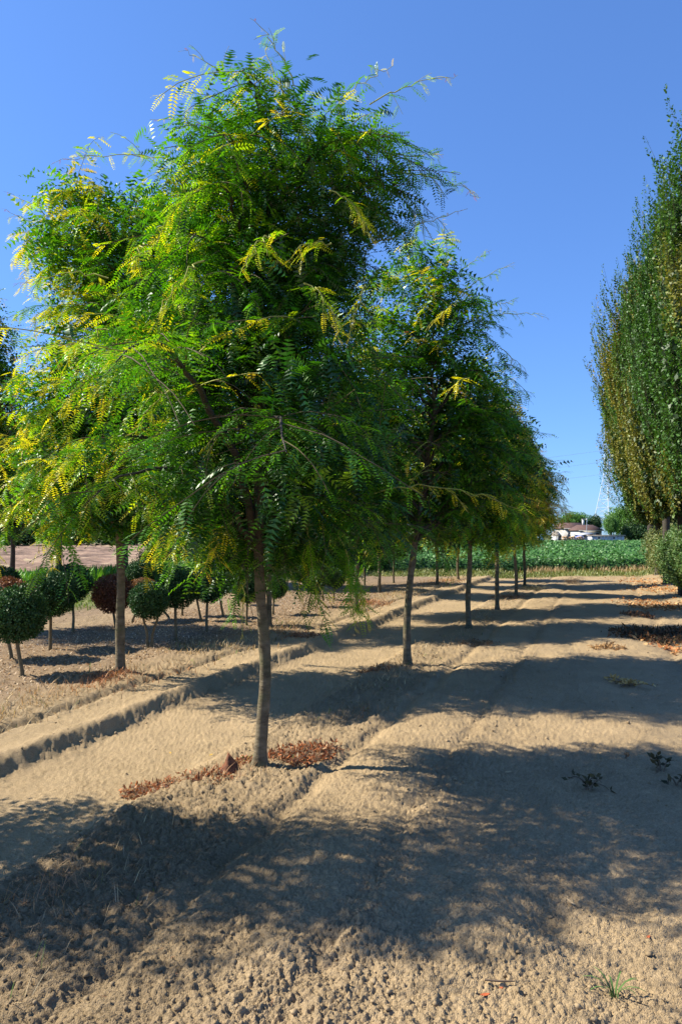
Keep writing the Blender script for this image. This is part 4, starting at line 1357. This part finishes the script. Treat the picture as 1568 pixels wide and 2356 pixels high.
# low lean-to, white outbuildings, stacked crates, tarps
x0, zt = xz(1330, 1230, 127); x1, _ = xz(1359, 1228, 127)
t = thing("lean_to", 'low open lean-to with a pale sloping roof left of the grey shed', 'shed', (x0, 127, 0))
m_ = MB(); wv = x1 - x0
m_.add([(0, -1, zt - .05), (wv, -1, zt + .25), (wv, 3, zt + .45), (0, 3, zt + .15), (0, -1, zt - .17), (wv, -1, zt + .13), (wv, 3, zt + .33), (0, 3, zt + .03)],
       q=[(0, 1, 2, 3), (7, 6, 5, 4), (4, 5, 1, 0), (5, 6, 2, 1), (6, 7, 3, 2), (7, 4, 0, 3)])
m_.build("roof", M_WHITE, t)
for k in range(4):
    m_ = MB(); m_.box(0.1 + k * (wv - .3) / 3, 0.2 + k * (wv - .3) / 3, -0.8, -0.7, -0.1, zt - 0.12 + 0.1 * k); m_.build("post", M_DARK, t)
m_ = MB(); m_.box(0, wv, 2.6, 2.7, -0.1, zt); m_.build("wall", M_WALL, t)
for (xa, xb, yt, Yd, lab, g) in [(1277, 1290, 1229, 126, 'small white gabled outbuilding seen below the last locust crown', True),
                                 (1298, 1309, 1232, 128, 'flat white outbuilding beside the gabled one', False)]:
    x0, zt = xz(xa, yt, Yd); x1, _ = xz(xb, yt, Yd)
    t = thing("outbuilding", lab, 'outbuilding', (x0, Yd, 0), 'white outbuildings')
    m_ = MB(); m_.box(0.1, x1 - x0 - 0.1, 0.1, 3, -0.1, zt - .25); m_.build("wall", M_WHITE, t)
    m_ = MB()
    if g:
        gable(m_, 0, x1 - x0, 0, 3.1, zt - .2, zt + .5)
    else:
        m_.box(0, x1 - x0, 0, 3.1, zt - .24, zt - .1)
    m_.build("roof", M_SHEDR, t)
    m_ = MB(); m_.box(0.5, 1.1, 0.05, 0.095, -0.05, 1.6); m_.build("door", M_DARK, t)
for k in range(9):
    x0, _ = xz(1294 + k * 5.7, 1238, 122)
    t = thing("crate_stack", ['leftmost', 'second', 'third', 'fourth', 'fifth', 'sixth', 'seventh', 'eighth', 'last'][k] + ' stack of orange wooden crates counted from the left before the farmhouses', 'crate stack', (x0, 122, 0), 'orange crate stacks')
    zt = 1.22 + 0.12 * math.sin(k * 2.1)
    for j in range(4):
        m_ = MB(); m_.box(0, 0.40, 0, 0.6, j * zt / 4 + 0.02, (j + 1) * zt / 4 - 0.025); m_.build("crate", M_CRATE, t)
for (xa, xb, yt, Yd, mt, lab) in [(1322, 1350, 1230.5, 123.4, M_TARP, 'heap covered with a creased blue tarpaulin beside the crates'),
                                 (1236, 1252, 1230, 125, M_BLUE, 'light blue sheeted heap seen under the last locusts')]:
    x0, zt = xz(xa, yt, Yd); x1, _ = xz(xb, yt, Yd)
    ww = x1 - x0
    gx_, gy_ = np.meshgrid(np.linspace(0, 1, 16), np.linspace(0, 1, 10))
    zz_ = (zt + 0.1) * np.clip(np.sin(gx_ * math.pi) ** 0.35 * np.sin(gy_ * math.pi) ** 0.4, 0, 1) * (0.8 + 0.25 * vn(gx_ * 6, gy_ * 5, 1))
    V = np.stack([gx_ * ww, gy_ * 2.2, zz_ - 0.05], -1).reshape(-1, 3)
    i = np.arange(9)[:, None] * 16 + np.arange(15)[None]
    q = np.stack([i, i + 1, i + 17, i + 16], -1).reshape(-1, 4)
    tag(obj("tarpaulin_heap", mesh("tarpaulin_heap", V, q, None, mt), loc=(x0, Yd, 0)), lab, 'tarpaulin')

# yard lamp
x0, zt = xz(1348.5, 1197, 132)
t = thing("yard_lamp", 'thin yard lamp post with a white globe in front of the farmhouse roofs', 'lamp post', (x0, 132, 0))
m_ = MB(); m_.tube([(0, 0, -.1), (0, 0, zt)], [0.07, 0.05], 6); m_.build("post", M_WIRE, t)
m_ = MB(); m_.add(ICO_V * 0.2 + [0, 0, zt + .15], t=ICO_F); m_.build("globe", M_WHITE, t)

# background trees
G3 = [(0.10, 0.22, 0.04), (0.14, 0.30, 0.05), (0.07, 0.16, 0.035)]
far_a = bush_mesh("far_crown_light", 41, 1.0, 1.0, 7000, 0.085, G3, M_HORN, lump=0.28, innerL=2.2)
far_b = bush_mesh("far_crown_dark", 42, 1.0, 1.0, 7000, 0.085, [(0.03, 0.075, 0.025), (0.045, 0.10, 0.03)], M_HORN, lump=0.22, innerL=2.2)
fars = [(1320, 1199, 1212, 34, 150, far_a, 0.55, 'wide umbrella shaped tree behind the left farmhouse roof'),
        (1368, 1203, 1212, 15, 148, far_b, 1.3, 'small conical dark tree behind the right farmhouse roof'),
        (1430, 1196, 1228, 32, 136, far_a, 1.0, 'bright green tree at the left of the farm grove beside the pylon'),
        (1462, 1194, 1224, 30, 134, far_a, 1.25, 'bright green tree in the middle of the farm grove, tallest of it'),
        (1478, 1208, 1230, 34, 130.5, far_b, 1.0, 'dark green tree at the right of the farm grove, reaching the ground'),
        (1455, 1220, 1236, 24, 131, far_b, 0.9, 'dark low tree standing before the bright farm grove'),
        (1404, 1205, 1225, 16, 131, far_a, 1.3, 'slender light green tree at the foot of the pylon'),
        (1512, 1205, 1230, 34, 132, far_b, 1.0, 'dark tree seen between bush and hornbeam crown')]
for (cx_, cy_, yb, rp, Yd, me, asp, lab) in fars:
    c = px(cx_, cy_, Yd); r = rp / FD * Yd
    t = thing("distant_tree", lab, 'tree', (c[0], Yd, 0), 'trees around the farm')
    m_ = MB(); m_.tube([(0, 0, -.1), (0, 0, c[2])], [0.3, 0.15], 7); m_.build("trunk", M_BARK2, t)
    zc = c[2]; rz = r * asp
    if zc - rz > 1.0:
        pass
    o = obj("crown", me, t, (0, 0, zc - (0 if asp < 0.8 else 0.15 * r)), kind='stuff'); o.scale = (r, r, rz)

# hedgerow on the far side of the ploughed field
hm = bush_mesh("hedge_crown", 51, 1.0, 1.0, 3500, 0.12, [(0.07, 0.14, 0.03), (0.12, 0.20, 0.05)], M_HORN, lump=0.25, innerL=2.0)
HEDGE = ['first from its left end, outside the picture', 'second from its left end, outside the picture', 'third from its left end', 'fourth from its left end', 'fifth from its left end',
         'sixth from its left end', 'seventh from its left end', 'eighth from its left end', 'ninth from its left end', 'tenth from its left end', 'eleventh from its left end', 'twelfth from its left end']
for k in range(12):
    Yd = 96 + 3 * math.sin(k * 1.7)
    X = -62 + k * 6.0
    t = thing("hedgerow_tree", 'leafy green tree of the far hedgerow, ' + HEDGE[k], 'tree', (X, Yd, -0.05), 'hedgerow beyond the ploughed field')
    m_ = MB(); m_.tube([(0, 0, 0), (0, 0, 2.2)], [0.2, 0.1], 6); m_.build("trunk", M_BARK2, t)
    o = obj("crown", hm, t, (0, 0, 1.9 + 0.4 * math.sin(k * 2.3)), kind='stuff'); o.scale = (4.0, 3.0, 2.1 + 0.5 * math.sin(k * 3.1)); o.rotation_euler = (0, 0, k)

# ------------------------------------------------------------------ pylon and cables
PY = 320.0
base = px(1399, 1225, PY); pxm = PY / FD
t = thing("electricity_pylon", 'pale steel lattice electricity pylon rising behind the farm trees', 'pylon', (base[0], PY, -1.0))


def pz(y):
    return px(1399, y, PY)[2] + 1.0


def hw(z):
    return np.interp(z, [0, pz(1195), pz(1105), pz(1075), pz(960)], [6.2, 4.4, 1.6, 1.1, 0.5])


zs = [0, pz(1208), pz(1186), pz(1168), pz(1150), pz(1135), pz(1120), pz(1105), pz(1092), pz(1080), pz(1066), pz(1052), pz(1038), pz(1020), pz(990)]
ROT = math.radians(24)


def cr(sx, sy, z):
    h_ = hw(z)
    x, y = sx * h_, sy * h_
    return (x * math.cos(ROT) - y * math.sin(ROT), x * math.sin(ROT) + y * math.cos(ROT), z)


for sx, sy in ((-1, -1), (1, -1), (1, 1), (-1, 1)):
    m_ = MB(); m_.tube([cr(sx, sy, z) for z in zs], 0.17, 4); m_.build("leg", M_PYL, t)
cs = ((-1, -1), (1, -1), (1, 1), (-1, 1))
for f in range(4):
    a, b = cs[f], cs[(f + 1) % 4]
    m_ = MB()
    for k in range(len(zs) - 1):
        m_.tube([cr(*a, zs[k]), cr(*b, zs[k + 1])], 0.075, 3, cap=False)
        m_.tube([cr(*b, zs[k]), cr(*a, zs[k + 1])], 0.075, 3, cap=False)
        m_.tube([cr(*a, zs[k + 1]), cr(*b, zs[k + 1])], 0.07, 3, cap=False)
    m_.build("lattice", M_PYL, t)
arms = []
for ya in (1086, 1058, 1032):
    z = pz(ya)
    for sg in (-1, 1):
        m_ = MB()
        tip = (sg * 5.2 * math.cos(ROT), sg * 5.2 * math.sin(ROT), z)
        for sy in (-1, 1):
            m_.tube([cr(sg, sy, z), tip], 0.11, 3); m_.tube([cr(sg, sy, z + 1.6), tip], 0.09, 3)
        m_.build("cross_arm", M_PYL, t)
        i_ = MB(); i_.tube([tip, (tip[0], tip[1], z - 1.4)], 0.10, 5); i_.build("insulator", M_WIRE, t)
        arms.append((tip[0] + base[0], tip[1] + PY, z - 1.0 - 1.4, sg))
names = {(0, -1): 'lowest', (1, -1): 'middle', (2, -1): 'highest'}
wd = np.array([-0.80, 0.25, 0]); 
for k, (ax, ay, az, sg) in enumerate(arms):
    if sg > 0:
        continue
    lev = k // 2
    P = []
    for s_ in np.linspace(0, 1, 40):
        d_ = 320 * s_
        P.append((ax - d_ * 0.96, ay + d_ * 0.28, az - 30 * 4 * s_ * (1 - s_) * 0.30 + 0.0 * d_))
    m_ = MB(); m_.tube(P, 0.05, 3, cap=False)
    tag(m_.build("power_cable", M_WIRE), names[(lev, -1)] + ' power cable running left from the pylon across the sky', 'cable', 'power cables')


# ------------------------------------------------------------------ things lying on the soil
def weed_clump(p, r, h, n, cols, label, name="dead_weed", green=0, cat='weeds', mat=M_DRY, leafL=0.03, group=None):
    b = on_ground(*p)
    t = thing(name, label, cat, b, group)
    st = MB(); P, D, L, C = [], [], [], []
    for k in range(n):
        a = RNG.random() * 6.283; rr = r * RNG.random() ** 0.6
        x, y = rr * math.cos(a), rr * math.sin(a)
        z0 = hz(b[0] + x, b[1] + y) - b[2]
        d = RNG.random() * 6.283; ln = h * (0.6 + RNG.random())
        hh = h * (0.25 + 0.75 * RNG.random()) * (1 - 0.4 * rr / r)
        A = np.array([x, y, z0]); B = A + [ln * math.cos(d), ln * math.sin(d), hh * 0.6]
        C_ = bez(A, A + [0, 0, hh], B + [0, 0, hh * 0.4], B, 5)
        st.tube(C_, np.linspace(0.0022, 0.001, 5), 3, cap=False)
        for q_ in range(6):
            P.append(C_[1 + q_ % 4] + RNG.normal(0, 0.004, 3)); D.append(RNG.normal(0, 1, 3)); L.append(leafL * (0.5 + RNG.random()))
            C.append(np.array(cols[RNG.integers(0, len(cols))]) * (0.7 + 0.6 * RNG.random()))
    st.build("stalks", M_WOOD, t, kind='stuff')
    V, q, c = simple_leaves(np.array(P), np.array(D), RNG.normal(0, 1, (len(P), 3)), np.array(L), np.array(C), 0.35)
    obj("leaves", mesh("leaves", V, q, None, mat, c), t, kind='stuff')
    return t


OR = [(0.46, 0.15, 0.05), (0.30, 0.10, 0.04), (0.46, 0.29, 0.16), (0.15, 0.06, 0.03), (0.34, 0.22, 0.13)]
weed_clump((705, 1752), 0.20, 0.085, 300, OR, 'thick tangle of orange-red dead weeds right of the nearest trunk', leafL=0.032)
weed_clump((645, 1752), 0.10, 0.05, 70, OR, 'thin orange dead weeds touching the right foot of the nearest trunk')
weed_clump((345, 1815), 0.16, 0.04, 110, OR, 'flattened orange dead weeds farther left of the nearest trunk')
weed_clump((470, 1800), 0.16, 0.035, 90, OR, 'low line of orange weeds between the dark curled leaf and the left patch')
weed_clump((560, 1765), 0.07, 0.05, 50, OR + [(0.2, 0.3, 0.05)], 'orange and green weeds touching the left foot of the nearest trunk')
weed_clump((1100, 1486), 0.22, 0.09, 60, [(0.16, 0.10, 0.05), (0.28, 0.17, 0.08)], 'brown dead weeds in front of the third locust trunk')
weed_clump((860, 1542), 0.18, 0.05, 60, OR, 'small orange weeds left of the second locust trunk')
weed_clump((850, 1396), 0.45, 0.10, 120, OR, 'orange weeds right of the yellowish locust trunk in the back row')
weed_clump((1170, 1378), 0.45, 0.09, 90, OR, 'faint orange weeds left of the fifth locust trunk')
weed_clump((1225, 1360), 0.35, 0.22, 70, [(0.10, 0.12, 0.05), (0.3, 0.3, 0.15)], 'grey-green weeds at the foot of the last locust trunk')
weed_clump((1318, 1345), 0.22, 0.30, 90, [(0.12, 0.08, 0.05), (0.35, 0.3, 0.22)], 'lone withered dark seedling in the middle of the far soil')
weed_clump((690, 1470), 0.30, 0.07, 110, OR, 'orange-brown weeds right of the dark trunk behind the nearest tree')
weed_clump((255, 1575), 0.22, 0.08, 110, [(0.30, 0.15, 0.08), (0.42, 0.2, 0.1)], 'brown weeds around the foot of the left locust trunk')

# dark curled leaf tent
b = on_ground(528, 1792)
cone = MB(); kk = 14
ang = np.linspace(0, 2 * math.pi, kk, endpoint=False)
V = [(-0.012, 0, 0.135)]
for rr, z in ((0.022, 0.09), (0.05, 0.035), (0.075, -0.01)):
    for a in ang:
        w_ = 1 + 0.28 * math.sin(3 * a + z * 30) + 0.12 * RNG.normal()
        V.append((rr * w_ * math.cos(a), rr * w_ * 0.7 * math.sin(a), z + 0.008 * RNG.normal()))
T = [(0, 1 + j, 1 + (j + 1) % kk) for j in range(kk)]
Q = [(1 + l * kk + j, 1 + (l + 1) * kk + j, 1 + (l + 1) * kk + (j + 1) % kk, 1 + l * kk + (j + 1) % kk) for l in range(2) for j in range(kk)]
M_CURL = plain_mat("withered_leaf", (0.24, 0.09, 0.04), c2=(0.06, 0.025, 0.015), scale=30, bump=0.8, bscale=80)
cone.add(V, q=Q, t=T)
tag(cone.build("withered_leaf", M_CURL, loc=tuple(b)), 'dark brown withered leaf standing up like a small tent left of the nearest trunk', 'withered leaf')


def leaf_spray(p, n, spread, leafL, cols, label, name, stemlen=0.3, lift=0.05, ang=0.0, cat='cut branch', nst=4):
    b = on_ground(*p)
    t = thing(name, label, cat, b)
    st = MB(); P, D, L, C = [], [], [], []
    for k in range(nst):
        a = ang + RNG.normal(0, 0.5) + (math.pi if k % 3 == 2 else 0)
        ln = stemlen * (0.6 + 0.6 * RNG.random())
        o0 = RNG.normal(0, spread * 0.25, 2)
        A = np.array([o0[0], o0[1], 0.01]); B = A + [ln * math.cos(a), ln * math.sin(a), lift * RNG.random()]
        Cc = bez(A, A + (B - A) * .3 + [0, 0, lift], A + (B - A) * .7 + [0, 0, lift], B, 8)
        st.tube(Cc, np.linspace(0.005, 0.002, 8), 4)
        for q_ in range(n // nst):
            i_ = RNG.integers(1, 8)
            P.append(Cc[i_] + RNG.normal(0, 0.006, 3)); d = RNG.normal(0, 1, 3); d[2] = abs(d[2]) * 0.7; D.append(d)
            L.append(leafL * (0.7 + 0.5 * RNG.random())); C.append(np.array(cols[RNG.integers(0, len(cols))]) * (0.75 + 0.5 * RNG.random()))
    st.build("stem", M_WOOD, t)
    P, D, L, C = map(np.array, (P, D, L, C))
    # leaf blades folded along the midrib
    D = unit(D); Nn = unit(RNG.normal(0, 1, P.shape) + [0, 0, 1]); Sd = unit(np.cross(D, Nn)); Nn = np.cross(Sd, D)
    b0, tip = P, P + D * L[:, None]
    m1 = P + D * (L * .45)[:, None]
    V = np.stack([b0, m1 - Sd * (L * .26)[:, None] + Nn * (L * .08)[:, None], tip, m1 + Sd * (L * .26)[:, None] + Nn * (L * .08)[:, None], m1], 1).reshape(-1, 3)
    i = np.arange(len(P))[:, None, None] * 5
    T = (i + np.array([(0, 1, 4), (1, 2, 4), (2, 3, 4), (3, 0, 4)])[None]).reshape(-1, 3)
    obj("leaves", mesh("leaves", V, None, T, M_DRY, np.repeat(C, 5, 0)), t, kind='stuff')


GOLD = [(0.55, 0.36, 0.13), (0.42, 0.26, 0.09), (0.62, 0.45, 0.2)]
DK = [(0.06, 0.05, 0.025), (0.10, 0.075, 0.03), (0.045, 0.045, 0.02)]
leaf_spray((1440, 1592), 96, 0.2, 0.055, GOLD, 'cut branch with dry golden leaves lying in the sun at the right', 'cut_branch', 0.24, 0.035, 2.7, nst=6)
leaf_spray((1352, 1835), 34, 0.10, 0.05, DK, 'dark leafy sprig lying in the shade below the golden branch', 'leaf_sprig', 0.12, 0.05, 0.3)
leaf_spray((1522, 1802), 26, 0.08, 0.05, DK, 'dark withered sprig in the shade near the right edge', 'leaf_sprig', 0.08, 0.06, 1.2)
leaf_spray((1562, 1832), 16, 0.06, 0.05, DK, 'dark withered sprig half cut by the right edge', 'leaf_sprig', 0.08, 0.05, 0.5)
leaf_spray((1440, 1772), 8, 0.02, 0.03, [(0.3, 0.15, 0.07)], 'tiny brown crumpled leaves in the dappled shade', 'leaf_sprig', 0.03, 0.02, 0.5, nst=2)

# heap of cut twigs in the shade and leaf litter below the bushes
weed_clump((1522, 1470), 0.62, 0.18, 400, [(0.07, 0.05, 0.03), (0.14, 0.07, 0.035), (0.05, 0.05, 0.03), (0.22, 0.10, 0.04)], 'long dark heap of withered cuttings in the shade at the right edge', name="cuttings_heap", cat='heap', leafL=0.07)
weed_clump((1395, 1500), 0.25, 0.06, 60, [(0.45, 0.28, 0.13), (0.3, 0.18, 0.08)], 'few tan dead leaves left of the dark cuttings heap', leafL=0.05)
weed_clump((1470, 1425), 0.30, 0.08, 90, [(0.30, 0.13, 0.06), (0.12, 0.08, 0.05)], 'small rusty clump beyond the dark cuttings heap', leafL=0.06)


def litter(px_list, n, cols, label):
    X, Y = [], []
    for (x, y, sx, sy, m) in px_list:
        cx_, cy_ = gpx(x, y)
        kx = cy_ / FD; ky = cy_ * cy_ / (FD * EYE)
        X.append(cx_ + RNG.normal(0, sx * kx, m)); Y.append(cy_ + RNG.normal(0, sy * ky, m))
    X, Y = np.concatenate(X), np.concatenate(Y)
    k = len(X)
    P = np.stack([X, Y, height(X, Y) + 0.01 + 0.03 * RNG.random(k)], -1)
    D = np.stack([RNG.normal(0, 1, k), RNG.normal(0, 1, k), RNG.normal(0, 0.35, k)], -1)
    V, q, c = simple_leaves(P, D, np.array([0, 0, 1.0]) + RNG.normal(0, 0.5, (k, 3)), 0.07 * (0.6 + 0.7 * RNG.random(k)), np.array(cols)[RNG.integers(0, len(cols), k)] * (0.7 + 0.6 * RNG.random((k, 1))), 0.6)
    tag(obj("leaf_litter", mesh("leaf_litter", V, q, None, M_DRY, c), kind='stuff'), label, 'leaf litter')


litter([(1520, 1345, 40, 8, 450), (1520, 1365, 30, 7, 500), (1500, 1400, 35, 6, 550), (1555, 1405, 25, 8, 300), (1555, 1500, 20, 8, 130), (1480, 1345, 15, 4, 150)], 0,
       [(0.55, 0.28, 0.11), (0.40, 0.16, 0.06), (0.60, 0.36, 0.16)], 'orange-brown fallen leaves drifted in front of the bushes')

# fallen single leaves, twig, green sprout in the foreground
M_YL = plain_mat("yellow_leaf", (0.70, 0.45, 0.05), var=0.3, scale=40)
M_RL = plain_mat("red_leaf", (0.50, 0.12, 0.04), var=0.3, scale=40)
M_TL = plain_mat("tan_leaf", (0.60, 0.42, 0.22), var=0.3, scale=40)


def fallen_leaf(p, L, ang, mat, label, wd=0.4, curl=0.3):
    b = on_ground(*p)
    b[2] = float(height(np.array([b[0]]), np.array([b[1]]))[0]) + 0.006
    n_ = 7
    V, q = [], []
    for i in range(n_):
        s_ = i / (n_ - 1)
        w_ = L * wd * 0.5 * math.sin(math.pi * min(max(s_, 0.03), 0.97)) ** 0.8
        zc = L * curl * (s_ - 0.5) ** 2
        for k, sx in enumerate((-1, 0, 1)):
            x, y = (s_ - 0.5) * L, sx * w_
            V.append((x * math.cos(ang) - y * math.sin(ang), x * math.sin(ang) + y * math.cos(ang), zc + (0.25 * w_ if sx else 0)))
        if i:
            o_ = (i - 1) * 3
            q += [(o_, o_ + 1, o_ + 4, o_ + 3), (o_ + 1, o_ + 2, o_ + 5, o_ + 4)]
    m_ = MB(); m_.add(V, q=q)
    tag(m_.build("fallen_leaf", mat, loc=tuple(b), smooth=True), label, 'leaf', 'single fallen leaves')


fallen_leaf((1168, 1797), 0.055, 0.4, M_TL, 'pale yellow-tan leaf lying right of the trunk shadow')
fallen_leaf((485, 1717 + 12), 0.04, 1.0, M_YL, 'small yellow leaf lying on the smooth sandy lane, nearer of two')
fallen_leaf((392, 1723), 0.035, 2.0, M_YL, 'tiny yellow leaf left on the smooth sandy lane')
fallen_leaf((1312, 2120), 0.055, 1.9, M_TL, 'narrow dry tan leaf lying on sunlit soil at the lower right', wd=0.25)
fallen_leaf((1115, 2335), 0.035, 0.2, M_RL, 'bright orange-red leaf near the bottom edge')
fallen_leaf((1152, 2322), 0.025, 0.7, M_RL, 'smaller orange-red leaf just right of the bottom one')
fallen_leaf((1490, 2195), 0.03, 0.7, M_RL, 'orange leaf among clods near the lower right edge')
b = on_ground(1150, 2318)
m_ = MB(); m_.tube([(-0.05, 0.01, 0.02), (0, 0, 0.022), (0.05, 0.005, 0.018)], [0.003, 0.0035, 0.002], 5, wob=0.2)
tag(m_.build("twig", M_WOOD, loc=tuple(b)), 'short brown twig lying near the bottom edge', 'twig')

b = on_ground(1412, 2322)
t = thing("grass_sprout", 'small fresh green grass sprout in the soil at the lower right', 'grass sprout', b)
M_SPR = plain_mat("sprout_green", (0.08, 0.15, 0.035), var=0.3, scale=30)
for k in range(11):
    a = k * 0.62 + 0.2; L = 0.06 + 0.05 * RNG.random()
    P0 = np.array([0.01 * math.cos(a), 0.01 * math.sin(a), 0]); P3 = np.array([L * math.cos(a), L * math.sin(a), 0.02 + 0.05 * RNG.random()])
    Cc = bez(P0, P0 + [0, 0, L * .7], P3 + [0, 0, L * .3], P3, 6)
    wv = np.array([-math.sin(a), math.cos(a), 0]) * 0.0028
    wd_ = np.array([1, 1.2, 1.1, .9, .6, .1])[:, None]
    V = np.concatenate([Cc - wv * wd_, Cc + wv * wd_])
    m_ = MB(); m_.add(V, q=[(i, i + 1, i + 7, i + 6) for i in range(5)]); m_.build("blade", M_SPR, t)
print("done")
